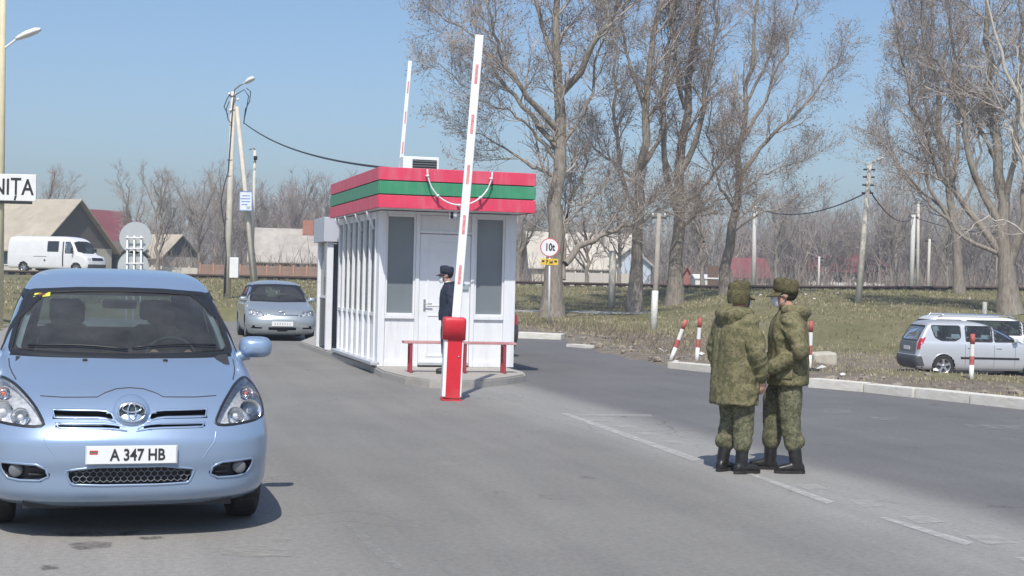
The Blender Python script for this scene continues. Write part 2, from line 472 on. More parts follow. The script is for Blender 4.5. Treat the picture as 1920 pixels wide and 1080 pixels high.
sheet('cement_spill', [[(400, 1028), (440, 1022), (500, 1024), (552, 1034), (548, 1044), (480, 1046), (420, 1042)], [(500, 1010), (530, 1008), (548, 1013), (520, 1017)]], dustm, 0.006, None)
sheet('oil_stain', [[(126, 1020), (170, 1016), (212, 1018), (206, 1027), (150, 1032), (134, 1028)], [(90, 1000), (130, 998), (200, 999), (268, 996), (250, 1004), (190, 1008), (120, 1006)], [(255, 1008), (300, 1006), (308, 1010), (270, 1013)], [(70, 1062), (108, 1060), (112, 1067), (80, 1070)]], oilm, 0.005, None)

# ---- traffic island under the booth
isl = [G(x, y) for x, y in [(690, 694), (716, 709), (760, 721), (805, 727), (850, 729), (905, 727), (950, 722), (985, 716)]]
pts = [(p.x, p.y) for p in isl]
rb = Vector((pts[-1][0], pts[-1][1], 0)); lb = Vector((pts[0][0], pts[0][1], 0))
pts += [tuple((rb + AX * 0.6 + AR * 0.16)[:2]), tuple((rb + AX * 9.0 + AR * 0.2)[:2]), tuple((lb + AX * 11.0 + AR * 0.6)[:2]), tuple((lb + AX * 8.0 - AR * 0.15)[:2]), tuple((lb + AX * 2.0 - AR * 0.1)[:2])]
bm = bmesh.new()
vv = [bm.verts.new((x, y, 0.125)) for x, y in pts]; f0 = bm.faces.new(vv)
bm.normal_update()
if f0.normal.z < 0: bmesh.ops.reverse_faces(bm, faces=[f0])
ex = bmesh.ops.extrude_face_region(bm, geom=[f0])
bmesh.ops.translate(bm, vec=(0, 0, -0.2), verts=[e for e in ex['geom'] if isinstance(e, bmesh.types.BMVert)])
bmesh.ops.bevel(bm, geom=[e for e in bm.edges if all(abs(v.co.z - 0.125) < 1e-5 for v in e.verts)], offset=0.025, segments=2, affect='EDGES')
bmesh.ops.recalc_face_normals(bm, faces=bm.faces[:])
me = bpy.data.meshes.new('traffic_island'); bm.to_mesh(me); bm.free()
me.materials.append(simple('island_concrete', (0.40, 0.375, 0.335), 0.9, 0, 0.2, 3, bmp=0.4, bscale=50, dirt=(0.2, 0.18, 0.15), dirt_amt=0.6, dscale=3))
o = bpy.data.objects.new('traffic_island', me); C.objects.link(o); tag(o, 'raised concrete island carrying the booth', kind='structure')

# ---- kerbs of whitened concrete stones
kerb_mat = simple('kerb_concrete', (0.68, 0.65, 0.58), 0.9, 0, 0.10, 4, bmp=0.4, bscale=70, dirt=(0.42, 0.37, 0.3), dirt_amt=0.5, dscale=5)
def kerb(name, pxs, length, w=0.20, h=0.13, seed=1, extra=()):
    e = bpy.data.objects.new(name, None); C.objects.link(e); tag(e, None, kind='structure')
    rnd = random.Random(seed)
    ps = [G(x, y) for x, y in pxs] + [Vector(q) for q in extra]
    L = [0]
    for a, b in zip(ps, ps[1:]): L.append(L[-1] + (b - a).length)
    n = max(1, int(L[-1] / length))
    def at_(s):
        return Vector((np.interp(s, L, [p.x for p in ps]), np.interp(s, L, [p.y for p in ps]), 0))
    base = MB(); base.bbox((0, 0, 0), (1, 1, 1), 0.03); me = None
    for i in range(n):
        a = at_(L[-1] * i / n); b = at_(L[-1] * (i + 1) / n); d = b - a; ln_ = d.length
        nrm = Vector((-d.y, d.x, 0)).normalized()
        if nrm.y < 0: nrm = -nrm
        if me is None:
            k = base.build('kerb_stone', kerb_mat, e); me = k.data
        else: k = inst('kerb_stone', me, e)
        c = (a + b) / 2 + nrm * (w / 2 + rnd.uniform(-0.012, 0.012))
        hh = h + 0.12
        k.location = (c.x, c.y, h - hh / 2 + rnd.uniform(-0.012, 0.008)); k.scale = (ln_ - 0.018, w, hh)
        k.rotation_euler = (rnd.uniform(-0.02, 0.02), rnd.uniform(-0.012, 0.012), math.atan2(d.y, d.x) + rnd.uniform(-0.012, 0.012))
    return e
kerb('kerb', [(1514, 726), (1600, 733), (1700, 744), (1810, 756), (1920, 768)], 1.0, 0.24, 0.15, 3, [(9.2, 16.9, 0), (12.6, 10.8, 0)])
kerb('kerb_end', [(1250, 690), (1290, 692), (1345, 700)], 0.9, 0.30, 0.14, 4)
kerb('kerb_far', [(966, 634), (1010, 636), (1052, 637)], 1.0, 0.5, 0.16, 5)
kerb('kerb_slab', [(1060, 650), (1098, 653)], 1.2, 0.3, 0.07, 6)

# ---- pale footpath crossing the grass behind the trees
pm = MB(); pv = []
for i in range(34):
    x = -2 + 0.25 * i
    for dy in (0, 0.45, 0.9, 1.3): pv.append((x, 62.3 + dy + 0.3 * mnoise.noise((x * .6, 0, 2)), ground_h(x, 62.3 + dy) + 0.035 - (.05 if dy in (0, 1.3) else 0)))
pm.add(pv, [(4 * i + t, 4 * i + 4 + t, 4 * i + 5 + t, 4 * i + 1 + t) for i in range(33) for t in range(3)])
tag(pm.build('path', MT['concrete'], fix=True), None, kind='structure')

# ---- railway on the embankment: rails, each on its row of sleepers
trk = thing('railway_track', 'dark rails of the railway along the top of the grassy bank', 'railway track')
rail_m = simple('rail_rust', (0.07, 0.045, 0.035), 0.7, 0.3)
for y in (80.0, 81.52):
    mb = MB()
    xs = [-90, -60, -40, -17, 0, 11, 27, 60, 90]
    mb.tube([(x, y, crest_z(x) + 0.17) for x in xs], 0.075, 4, sm=False)
    mb.build('rail', rail_m, trk)
sl = MB(); sl.box((0, 0, 0), (0.25, 2.6, 0.16)); slm = None
for i in range(120):
    x = -36 + i * 0.62
    if slm is None: k = sl.build('sleeper', simple('sleeper_wood', (0.09, 0.075, 0.06), 0.9), trk); slm = k.data
    else: k = inst('sleeper', slm, trk)
    k.location = (x, 80.76, crest_z(x) + 0.03)

# =================================================================== CHECKPOINT BOOTH
wall_w = simple('booth_white', (0.76, 0.77, 0.79), 0.4, 0, 0.03, 2, dirt=(0.55, 0.53, 0.49), dirt_amt=0.4, dscale=3)
for _n in wall_w.node_tree.nodes:                       # rain streaks: stretch the grime downwards
    if _n.type == 'TEX_NOISE' and abs(_n.inputs['Scale'].default_value - 3) < .01:
        _mp = wall_w.node_tree.nodes.new('ShaderNodeMapping'); _mp.inputs['Scale'].default_value = (3.2, 3.2, .35)
        _s = _n.inputs['Vector'].links[0].from_socket; wall_w.node_tree.links.new(_s, _mp.inputs[0]); wall_w.node_tree.links.new(_mp.outputs[0], _n.inputs['Vector'])
frame_w = simple('frame_white', (0.78, 0.79, 0.81), 0.35, 0, 0.03, 3, dirt=(0.6, 0.58, 0.54), dirt_amt=0.3, dscale=2.5)
fas_red = simple('fascia_red', (0.70, 0.055, 0.115), 0.45, 0, 0.06, 3, dirt=(0.58, 0.24, 0.27), dirt_amt=0.55)
fas_grn = simple('fascia_green', (0.045, 0.27, 0.135), 0.45, 0, 0.08, 3, dirt=(0.18, 0.34, 0.25), dirt_amt=0.5)
for _m in (fas_red, fas_grn):
    for _n in list(_m.node_tree.nodes):
        if _n.type == 'TEX_NOISE' and abs(_n.inputs['Scale'].default_value - 2) < .01:
            _mp = _m.node_tree.nodes.new('ShaderNodeMapping'); _mp.inputs['Scale'].default_value = (2.5, 2.5, .5)
            _s = _n.inputs['Vector'].links[0].from_socket; _m.node_tree.links.new(_s, _mp.inputs[0]); _m.node_tree.links.new(_mp.outputs[0], _n.inputs['Vector'])
gap_m = simple('gap_dark', (0.05, 0.045, 0.045), 0.8)
frost = simple('frosted_pane', (0.185, 0.21, 0.225), 0.30, 0, 0.12, 1.1, coat=0.25)
side_glass = glass_mat('side_glass', (0.55, 0.6, 0.6), 0.9, 0.05, dust=0.55, dustcol=(.5, .53, .54))
steel_grey = simple('galvanised', (0.5, 0.52, 0.54), 0.45, 0.3, 0.06)
BO = Vector((-2.25, 24.3, 0))
def BL(x, y, z=0.0): return BO + AR * x + AX * y + Vector((0, 0, z))
bt = thing('checkpoint_booth', 'white checkpoint booth with red and green striped fascia on the island', 'booth', BO, AXZ)
W, D, Z0, ZB, ZT = 2.40, 4.40, 0.126, 2.765, 3.445
# front wall: posts, rails and recessed panels round the openings
m = MB()
for x0, x1 in ((0, .115), (.63, .70), (1.60, 1.67), (2.20, 2.40)):
    m.bbox(((x0 + x1) / 2, 0.05, (Z0 + ZB) / 2), (x1 - x0, 0.10, ZB - Z0), 0.008)
for x0, x1 in ((.115, .63), (1.67, 2.20)):
    for z0, z1 in ((Z0, .21), (.94, 1.005), (2.70, ZB)):
        m.bbox(((x0 + x1) / 2, 0.052, (z0 + z1) / 2), (x1 - x0 - .004, 0.09, z1 - z0), 0.006)
    m.box(((x0 + x1) / 2, 0.072, .575), (x1 - x0 - .004, 0.05, .73))
m.bbox((1.15, 0.052, 2.425), (.896, 0.09, .05), 0.006)
m.bbox((1.15, 0.052, 2.74), (.896, 0.09, .05), 0.006)
m.box((1.15, 0.075, 2.58), (.896, 0.05, .26))
m.build('front_wall', wall_w, bt)
for x0, x1 in ((.115, .63), (1.67, 2.20)):
    w = MB()
    for xx in (x0 + .018, x1 - .018): w.bbox((xx, 0.06, 1.853), (.032, .07, 1.69), 0.004)
    for zz in (1.021, 2.685): w.bbox(((x0 + x1) / 2, 0.06, zz), (x1 - x0 - .074, .066, .03), 0.004)
    wo_ = w.build('window', frame_w, bt)
    MB().box(((x0 + x1) / 2, 0.075, 1.853), (x1 - x0 - .07, .012, 1.64)).build('pane', frost, wo_)
dr = MB().bbox((1.15, 0.055, 1.275), (.888, .06, 2.23), 0.006).build('door', frame_w, bt)
pn = MB()
for z0, z1 in ((.30, 1.02), (1.16, 2.26)):
    for a, b_, c_, d_ in ((.84, 1.46, z0, z0 + .03), (.84, 1.46, z1 - .03, z1)): pn.bbox(((a + b_) / 2, 0.021, (c_ + d_) / 2), (b_ - a, .012, d_ - c_), 0.003)
    for a in (.855, 1.445): pn.bbox((a, 0.021, (z0 + z1) / 2), (.03, .0125, z1 - z0 - .062), 0.003)
pn.build('door_moulding', frame_w, dr)
h = MB(); h.tube([(.80, .02, 1.20), (.80, -.035, 1.20), (.92, -.04, 1.20)], .011, 8); h.bbox((.80, .018, 1.18), (.04, .012, .2), .004)
h.build('handle', MT['chrome'], dr)
MB().bbox((1.15, 0.03, .18), (.86, .14, .05), .006).build('door_sill', steel_grey, bt)
MB().bbox((1.47, -0.004, 1.50), (.19, .012, .09), .003).build('plaque', simple('plaque_grey', (.32, .38, .40), .4), bt)
# left wall (glazed, ribs proud of it), right wall, rear wall, roof
lw = MB()
lw.box((.03, D / 2 + .05, .17), (.06, D - .12, .09)); lw.box((.03, D / 2 + .05, .995), (.062, D - .12, .06)); lw.box((.03, D / 2 + .05, 2.70), (.062, D - .12, .125))
lw.box((.052, D / 2 + .05, .59), (.03, D - .12, .75))
lw.bbox((.05, .18, (Z0 + ZB) / 2), (.10, .15, ZB - Z0), .006); lw.box((.03, D - .05, (Z0 + ZB) / 2), (.06, .1, ZB - Z0))
lw.build('left_wall', wall_w, bt)
nr = 7
for i in range(nr):
    y0 = .27 + (D - .40) * i / nr; y1 = .27 + (D - .40) * (i + 1) / nr
    g = MB(); g.box((.045, (y0 + y1) / 2, 1.83), (.008, y1 - y0 - .03, 1.60)); g.build('side_pane', side_glass, bt)
    r_ = MB(); r_.bbox((.0, y0 + .02, 1.47), (.055, .05, 2.55), .006); rib = r_.build('rib', frame_w, bt)
    if i % 2 == 0:
        k = MB(); k.tube([(-.06, y0 + .02, 2.45), (-.10, y0 + .02, 2.58), (-.15, y0 + .02, 2.68), (-.17, y0 + .02, 2.755)], [.018, .022, .026, .03], 6); k.build('bracket_or_shadow', frame_w, rib)
MB().bbox((-.03, D / 2, .175), (.16, D, .06), .01).build('ledge', steel_grey, bt)
rw = MB(); rw.box((W - .03, D / 2 + .05, (Z0 + ZB) / 2), (.056, D - .11, ZB - Z0)); rw.build('right_wall', wall_w, bt)
wn_ = MB()
wn_.box((W + .004, 1.5, 1.85), (.02, 1.4, 1.5)); wn_.box((W + .004, 3.2, 1.85), (.02, 1.3, 1.5)); wn_.build('right_window', frost, bt)
MB().box((W / 2, D - .03, (Z0 + ZB) / 2), (W - .13, .058, ZB - Z0)).build('rear_wall', wall_w, bt)
MB().box((W / 2, D / 2, Z0 + .03), (W - .2, D - .25, .05)).build('floor', steel_grey, bt)
FX0, FX1, FY0, FY1 = -.175, 2.475, -.80, 4.40
MB().box(((FX0 + FX1) / 2, (FY0 + FY1) / 2, 2.83), (FX1 - FX0 - .10, FY1 - FY0 - .10, .10)).build('soffit', wall_w, bt)
MB().box(((FX0 + FX1) / 2, (FY0 + FY1) / 2, 3.28), (FX1 - FX0 - .11, FY1 - FY0 - .11, .06)).build('roof', steel_grey, bt)
bk = MB()
cx, cy = (FX0 + FX1) / 2, (FY0 + FY1) / 2
for a in (FY0 + .03, FY1 - .03): bk.box((cx, a, (ZB + ZT) / 2), (FX1 - FX0 - .05, .03, ZT - ZB - .03))
for a in (FX0 + .03, FX1 - .03): bk.box((a, cy, (ZB + ZT) / 2), (.03, FY1 - FY0 - .1, ZT - ZB - .03))
bk.build('fascia_backing', gap_m, bt)
bh = (ZT - ZB) / 3
for i, mt_ in enumerate((fas_red, fas_grn, fas_red)):
    zc = ZB + bh * (i + .5); hz = bh - .016
    MB().bbox((cx, FY0 + .0, zc), (FX1 - FX0, .032, hz), .006).build('fascia_plank', mt_, bt)
    MB().bbox((cx, FY1 - .0, zc), (FX1 - FX0, .032, hz), .006).build('fascia_plank', mt_, bt)
    for ya, yb in ((FY0 + .017, cy - .3), (cy - .294, FY1 - .017)):
        MB().bbox((FX0, (ya + yb) / 2, zc), (.032, yb - ya, hz), .006).build('fascia_plank', mt_, bt)
        MB().bbox((FX1, (ya + yb) / 2, zc), (.032, yb - ya, hz), .006).build('fascia_plank', mt_, bt)
# arc of white tube with small lamps on the fascia
arc = MB(); R_ = .55
arc.tube([(1.14 - R_ * math.cos(t), FY0 - .12, 3.42 - R_ * 1.03 * math.sin(t)) for t in [math.pi * k / 24 for k in range(25)]], .013, 8)
ao = arc.build('light_arc', frame_w, bt)
for t in (.06, .27, .5, .73, .94):
    a = math.pi * t; b_ = MB()
    c_ = Vector((1.14 - R_ * math.cos(a), FY0 - .07, 3.42 - R_ * 1.03 * math.sin(a)))
    b_.tube([c_ + Vector((0, .06, 0)), c_ - Vector((0, .07, 0))], .022, 8); b_.build('arc_clip', frame_w, ao)
# lamp under the eave
lm = MB(); lm.bbox((1.08, -.72, 2.69), (.13, .10, .13), .01); lo = lm.build('eave_lamp', simple('lamp_body', (.55, .56, .58), .5), bt)
MB().box((1.055, -.722, 2.69), (.05, .105, .11)).build('lamp_lens', MT['black_plastic'], lo)
# rooftop unit
ac = thing('air_conditioner', 'white box air conditioner with dark louvred front on the booth roof', 'air conditioner', BL(.66, -.1, 3.31), AXZ)
a_ = MB(); a_.bbox((0, .17, .19), (.62, .34, .38), .012); a_.build('casing', frame_w, ac)
MB().box((.06, -.004, .20), (.42, .012, .26)).build('grille', MT['black_plastic'], ac)
lv = None
for i in range(6):
    if lv is None: s_ = MB().box((0, 0, 0), (.42, .02, .012)).build('louvre', simple('louvre_grey', (.16, .17, .18), .5), ac); lv = s_.data
    else: s_ = inst('louvre', lv, ac)
    s_.location = (.06, -.012, .095 + i * .042); s_.rotation_euler = (.5, 0, 0)

# ---- porch / second cabin behind the booth
sh = thing('porch_kiosk', 'small open kiosk with pale grey flat canopy behind the booth', 'kiosk', BL(-.08, 5.25, .126), AXZ)
MB().bbox((.55, .65, 2.45), (1.3, 1.5, .50), .01).build('canopy', simple('canopy_grey', (.50, .52, .57), .45, 0, .04), sh)
for x, y in ((.05, .05), (.05, 1.3), (1.05, 1.3)):
    MB().bbox((x, y, 1.1), (.13, .13, 2.2), .008).build('post', frame_w, sh)
MB().box((.055, .68, .55), (.03, 1.1, 1.0)).build('lower_panel', simple('dark_panel', (.06, .065, .07), .4), sh)
MB().box((.055, .68, 1.62), (.012, 1.1, 1.12)).build('pane', side_glass, sh)
MB().box((.55, 1.33, 1.1), (.85, .05, 2.18)).build('rear_panel', simple('rear_panel_grey', (.25, .26, .27), .6), sh)
MB().box((.06, .68, 1.07), (.06, 1.12, .05)).build('rail', frame_w, sh)

# ---- bench
ba = P(757, 643, 22.9); bb = P(967, 646, 23.3)
bd = (bb - ba); bd.z = 0; BLn = bd.length
be = thing('bench', 'narrow red legged bench standing in front of the booth door', 'bench', (ba.x, ba.y, .126), math.atan2(bd.y, bd.x))
bred = simple('bench_red', (.33, .03, .045), .5, 0, .2, 8, dirt=(.2, .1, .09), dirt_amt=.5)
MB().bbox((BLn / 2, .0, .485), (BLn, .13, .035), .006).build('seat_plank', simple('worn_plank', (.50, .22, .22), .55, 0, .25, 5, dirt=(.55, .5, .5), dirt_amt=.7), be)
MB().bbox((BLn / 2, .16, .485), (BLn, .13, .035), .006).build('seat_plank', simple('worn_plank_rear', (.42, .12, .12), .55, 0, .25, 5), be)
for fx in (.065, .545, .90):
    l_ = MB()
    for yy in (-.03, .19): l_.bbox((BLn * fx, yy, .233), (.042, .04, .465), .005)
    l_.bbox((BLn * fx, .08, .445), (.03, .19, .03), .004)
    l_.build('leg', bred, be)

# ---- barriers
refl_red = simple('reflector_red', (.68, .24, .24), .4, 0, .2, 20, dirt=(.80, .62, .60), dirt_amt=.85, dscale=30)
ylw = simple('reflector_amber', (.75, .5, .22), .4)
arm_w = simple('arm_white', (.84, .84, .84), .4, 0, .02)
def barrier(label, base, rz, lean, arm_len, arm_w_, nref, arm_tilt=rad(2.1)):
    t = thing('barrier_gate', label, 'barrier', base, rz, 'raised road barriers')
    t.rotation_euler = (0, lean, rz)
    MB().bbox((0, 0, .50), (.262, .30, .90), .012).build('cabinet', arm_w, t)
    MB().bbox((.012, -.153, .485), (.195, .012, .90), .004).build('front_door', MT['red_paint'], t)
    hd = MB(); ring = []
    for z, sx, sy in ((.82, .155, .175), (1.07, .155, .175), (1.10, .151, .171), (1.118, .138, .158), (1.124, .10, .12)):
        ring.append([Vector((sx * (abs(math.cos(a)) ** .24) * (1 if math.cos(a) > 0 else -1), sy * (abs(math.sin(a)) ** .24) * (1 if math.sin(a) > 0 else -1), z)) for a in [2 * math.pi * k / 28 + .05 for k in range(28)]])
    hd.loft(ring).build('hood', MT['red_paint'], t)
    lk = MB(); lk.lathe([(.012, -.172), (.012, -.158)], 10, 'Y', (.07, 0, .60)); lk.build('lock', MT['chrome'], t)
    MB().box((0, 0, .012), (.275, .33, .02)).build('foot_plate', MT['red_paint'], t)
    arm = thing('arm', None, None); del_keys(arm); arm.parent = t; arm.location = (.015, -.02, 1.0); arm.rotation_euler = (0, arm_tilt, 0)
    MB().bbox((0, 0, arm_len / 2), (arm_w_, .045, arm_len), .012).build('boom', arm_w, arm)
    for i in range(nref):
        z = arm_len * (.10 + .86 * (i + .45) / nref)
        MB().bbox((0, -.0245, z), (arm_w_ * .34, .006, .26), .002).build('reflector', refl_red, arm)
    return t
def del_keys(o):
    for k in ('label', 'category', 'group'):
        if k in o: del o[k]
cb = G(845, 750)
barrier('red barrier cabinet with raised white boom in front of the booth bench', (cb.x, cb.y, 0), AXZ * .4, rad(1.3), 3.95, .115, 5)
b2 = barrier('raised white barrier boom with red marks rising behind the booth roof', (-2.72, 31.2, 0), AXZ, rad(1.8), 5.35, .085, 7, rad(2.0))

# =================================================================== VEHICLES
def pchip(xs, ys):
    xs = np.array(xs, float); ys = np.array(ys, float); h = np.diff(xs); dl = np.diff(ys) / h
    d = np.zeros_like(ys)
    for i in range(1, len(xs) - 1):
        if dl[i - 1] * dl[i] > 0:
            w1 = 2 * h[i] + h[i - 1]; w2 = h[i] + 2 * h[i - 1]; d[i] = (w1 + w2) / (w1 / dl[i - 1] + w2 / dl[i])
    d[0] = dl[0]; d[-1] = dl[-1]
    def f(x):
        i = int(min(max(np.searchsorted(xs, x) - 1, 0), len(h) - 1)); t = min(max((x - xs[i]) / h[i], 0), 1); q = h[i]
        return float((2 * t**3 - 3 * t**2 + 1) * ys[i] + (t**3 - 2 * t**2 + t) * q * d[i] + (-2 * t**3 + 3 * t**2) * ys[i + 1] + (t**3 - t**2) * q * d[i + 1])
    return f
def chaikin(poly, n=2, closed=True):
    p = [Vector((a, b)) for a, b in poly]
    for _ in range(n):
        q = []; m = len(p)
        rng = range(m) if closed else range(m - 1)
        if not closed: q.append(p[0])
        for i in rng:
            a, b = p[i], p[(i + 1) % m]
            q += [a * .75 + b * .25, a * .25 + b * .75]
        if not closed: q.append(p[-1])
        p = q
    return [(v.x, v.y) for v in p]
def in_poly(x, y, poly):
    c = False; n = len(poly); j = n - 1
    for i in range(n):
        xi, yi = poly[i]; xj, yj = poly[j]
        if (yi > y) != (yj > y) and x < (xj - xi) * (y - yi) / (yj - yi) + xi: c = not c
        j = i
    return c
def rnd(poly, r=.05):
    out = []; n = len(poly)
    for i in range(n):
        p = Vector(poly[i]); a = Vector(poly[i - 1]) - p; b = Vector(poly[(i + 1) % n]) - p
        if a.normalized().dot(b.normalized()) < -.94: out.append(tuple(p)); continue
        ra = min(r, a.length * .45); rb = min(r, b.length * .45); pa = p + a.normalized() * ra; pb = p + b.normalized() * rb
        for t in (0, .25, .5, .75, 1): out.append(tuple(pa * (1 - t)**2 + p * 2 * t * (1 - t) + pb * t * t))
    return out
def mirror(poly): return [(-a, b) for a, b in poly][::-1]
def ellipse(cx, cy, rx, ry, n=24, a0=0, a1=2 * math.pi): return [(cx + rx * math.cos(a0 + (a1 - a0) * i / n), cy + ry * math.sin(a0 + (a1 - a0) * i / n)) for i in range(n)]

class Car:
    """body as horizontal slices: rows of z, front y, rear y, half width, front corner depth, front exponent, rear corner depth, rear exponent"""
    def __init__(s, rows):
        s.rows = rows; z = [r[0] for r in rows]; s.z0, s.z1 = z[0], z[-1]
        s.fn = [pchip(z, [r[k] for r in rows]) for k in range(1, 8)]
        s.cache = {}
    def lv(s, z):
        k = round(z, 5)
        if k not in s.cache: s.cache[k] = [f(z) for f in s.fn]
        return s.cache[k]
    def front(s, x, z):
        y0, y1, w, A, p, B, q = s.lv(z); t = min(abs(x) / w, 1)
        return y0 + A * (1 - (1 - t**p)**(1 / p))
    def rear(s, x, z):
        y0, y1, w, A, p, B, q = s.lv(z); t = min(abs(x) / w, 1)
        return y1 - B * (1 - (1 - t**q)**(1 / q))
    def side(s, y, z):
        y0, y1, w, A, p, B, q = s.lv(z)
        if y < y0 + A: c = min(max(1 - (y - y0) / A, 0), 1); return w * (1 - c**p)**(1 / p)
        if y > y1 - B: c = min(max(1 - (y1 - y) / B, 0), 1); return w * (1 - c**q)**(1 / q)
        return w
    def raw(s, k, u, z):
        if k == 'F': return Vector((u, s.front(u, z), z))
        if k == 'B': return Vector((u, s.rear(u, z), z))
        return Vector(((1 if k == 'R' else -1) * s.side(u, z), u, z))
    def pt(s, k, u, z, off=0.0):
        z = min(max(z, s.z0 + .003), s.z1 - .003)
        p = s.raw(k, u, z)
        if off:
            e = .004
            a = s.raw(k, u + e, z) - s.raw(k, u - e, z); b = s.raw(k, u, min(z + e, s.z1)) - s.raw(k, u, z - e)
            n = a.cross(b)
            if n.length < 1e-12: return p
            n.normalize()
            if {'F': -n.y, 'B': n.y, 'R': n.x, 'L': -n.x}[k] < 0: n = -n
            p = p + n * off
        return p
    def panel(s, k, poly, off=.004, nz=10, nu=10, skirt=None, mb=None):
        mb = mb or MB(); zs = [p[1] for p in poly]; za, zb = min(zs), max(zs); e = (zb - za) * .003
        grid = []
        for j in range(nz + 1):
            z = za + e + (zb - za - 2 * e) * j / nz; xs = []
            for i in range(len(poly)):
                (x1, y1), (x2, y2) = poly[i], poly[(i + 1) % len(poly)]
                if (y1 > z) != (y2 > z): xs.append(x1 + (z - y1) * (x2 - x1) / (y2 - y1))
            if len(xs) < 2: continue
            a, b = min(xs), max(xs)
            grid.append([(a + (b - a) * i / nu, z) for i in range(nu + 1)])
        vs = [s.pt(k, u, z, off) for r in grid for u, z in r]
        n = nu + 1
        fs = [(j * n + i, j * n + i + 1, (j + 1) * n + i + 1, (j + 1) * n + i) for j in range(len(grid) - 1) for i in range(nu)]
        mb.add(vs, fs, True)
        if skirt is not None:
            bd = [g for g in grid[0]] + [r[-1] for r in grid[1:]] + grid[-1][::-1][1:] + [r[0] for r in grid[::-1][1:-1]]
            m = len(bd); vs = [s.pt(k, u, z, off) for u, z in bd] + [s.pt(k, u, z, skirt) for u, z in bd]
            mb.add(vs, [(i, (i + 1) % m, m + (i + 1) % m, m + i) for i in range(m)])
        return mb
    def strip(s, k, poly, width, off=.005, closed=True, step=.03, mb=None):
        mb = mb or MB(); q = []
        n = len(poly)
        for i in range(n if closed else n - 1):
            a, b = Vector(poly[i]), Vector(poly[(i + 1) % n]); m = max(1, int((b - a).length / step))
            q += [a + (b - a) * (t / m) for t in range(m)]
        if not closed: q.append(Vector(poly[-1]))
        n = len(q); vs = []
        for i in range(n):
            a = q[i - 1] if (closed or i) else q[i]; b = q[(i + 1) % n] if (closed or i < n - 1) else q[i]
            t = (b - a); t = t.normalized() if t.length > 1e-9 else Vector((1, 0)); nn = Vector((-t.y, t.x)) * width / 2
            for c, o_ in ((q[i] + nn, off * .2), (q[i] + nn * .8, off), (q[i] - nn * .8, off), (q[i] - nn, off * .2)): vs.append(s.pt(k, c.x, c.y, o_))
        fs = []
        for i in range(n if closed else n - 1):
            j = (i + 1) % n
            for t in range(3): fs.append((4 * i + t, 4 * i + t + 1, 4 * j + t + 1, 4 * j + t))
        return mb.add(vs, fs, True)
    def shell(s, cuts, nz, nf, ns, inset=0.0, ztop=None):
        """cuts: list of (kind, poly, limit) - faces whose centre falls in are left out"""
        rows = [r[0] for r in s.rows]; zs = []
        per = max(1, nz // (len(rows) - 1))
        for a, b in zip(rows, rows[1:]):
            zs += [a + (b - a) * i / per for i in range(per)]
        zs.append(rows[-1] - 1e-4)
        V = []; n = None
        for z in zs:
            y0, y1, w, A, p, B, q = s.lv(z)
            half = []
            for i in range(nf):
                th = math.pi / 2 * i / nf
                half.append((w * math.sin(th)**(2 / p), y0 + A * (1 - math.cos(th)**(2 / p))))
            a, b = y0 + A, y1 - B
            if b < a: a = b = (a + b) / 2
            half += [(w, a + (b - a) * i / ns) for i in range(ns)]
            for i in range(nf + 1):
                th = math.pi / 2 * (1 - i / nf)
                half.append((w * math.sin(th)**(2 / q), y1 - B * (1 - max(0, math.cos(th))**(2 / q))))
            loop = half + [(-x, y) for x, y in half[::-1][1:-1]]
            if inset:
                cy = (y0 + y1) / 2
                loop = [(x * max(0, (w - inset)) / max(w, 1e-6), cy + (y - cy) * max(.0, ((y1 - y0) / 2 - inset)) / max((y1 - y0) / 2, 1e-6)) for x, y in loop]
            n = len(loop)
            V += [(x, y, z - inset * smooth(1.0, s.z1, z)) for x, y in loop]
        F = []
        va = np.array(V)
        bxs = [(k, pl, lim, min(p[0] for p in pl), max(p[0] for p in pl), min(p[1] for p in pl), max(p[1] for p in pl)) for k, pl, lim in cuts]
        for j in range(len(zs) - 1):
            for i in range(n):
                q = (j * n + i, j * n + (i + 1) % n, (j + 1) * n + (i + 1) % n, (j + 1) * n + i)
                c = va[list(q)].mean(axis=0); drop = False
                for k, pl, lim, a, b, e, f in bxs:
                    if not (e <= c[2] <= f): continue
                    if k == 'F' and c[1] < lim and a <= c[0] <= b and in_poly(c[0], c[2], pl): drop = True
                    elif k == 'B' and c[1] > lim and a <= c[0] <= b and in_poly(c[0], c[2], pl): drop = True
                    elif k == 'S' and abs(c[0]) > lim and a <= c[1] <= b and in_poly(c[1], c[2], pl): drop = True
                    if drop: break
                if not drop: F.append(q)
        mb = MB(); mb.add(V, F, True); return mb

lens_m = glass_mat('lamp_lens', (.93, .94, .95), 1.0, .02)
reflector_m = simple('lamp_reflector', (.70, .72, .75), .25, .35, .3, 28)
amber_m = simple('amber_bulb', (.80, .16, .06), .35)
tail_m = simple('tail_lamp_red', (.42, .012, .02), .2, 0, .15, 30, coat=.6)
windscreen_m = glass_mat('windscreen_glass', (.50, .58, .60), .8, .015, dust=.10)
car_glass = glass_mat('car_window_glass', (.42, .50, .52), .9, .02, dust=.05)
dark_in = simple('interior_dark', (.035, .036, .04), .8, 0, .2, 5)
grey_in = simple('interior_grey', (.16, .16, .165), .9, 0, .15, 7)
plate_m = simple('plate_white', (.78, .78, .77), .4, 0, .02)
ink_m = simple('plate_ink', (.03, .03, .035), .5)

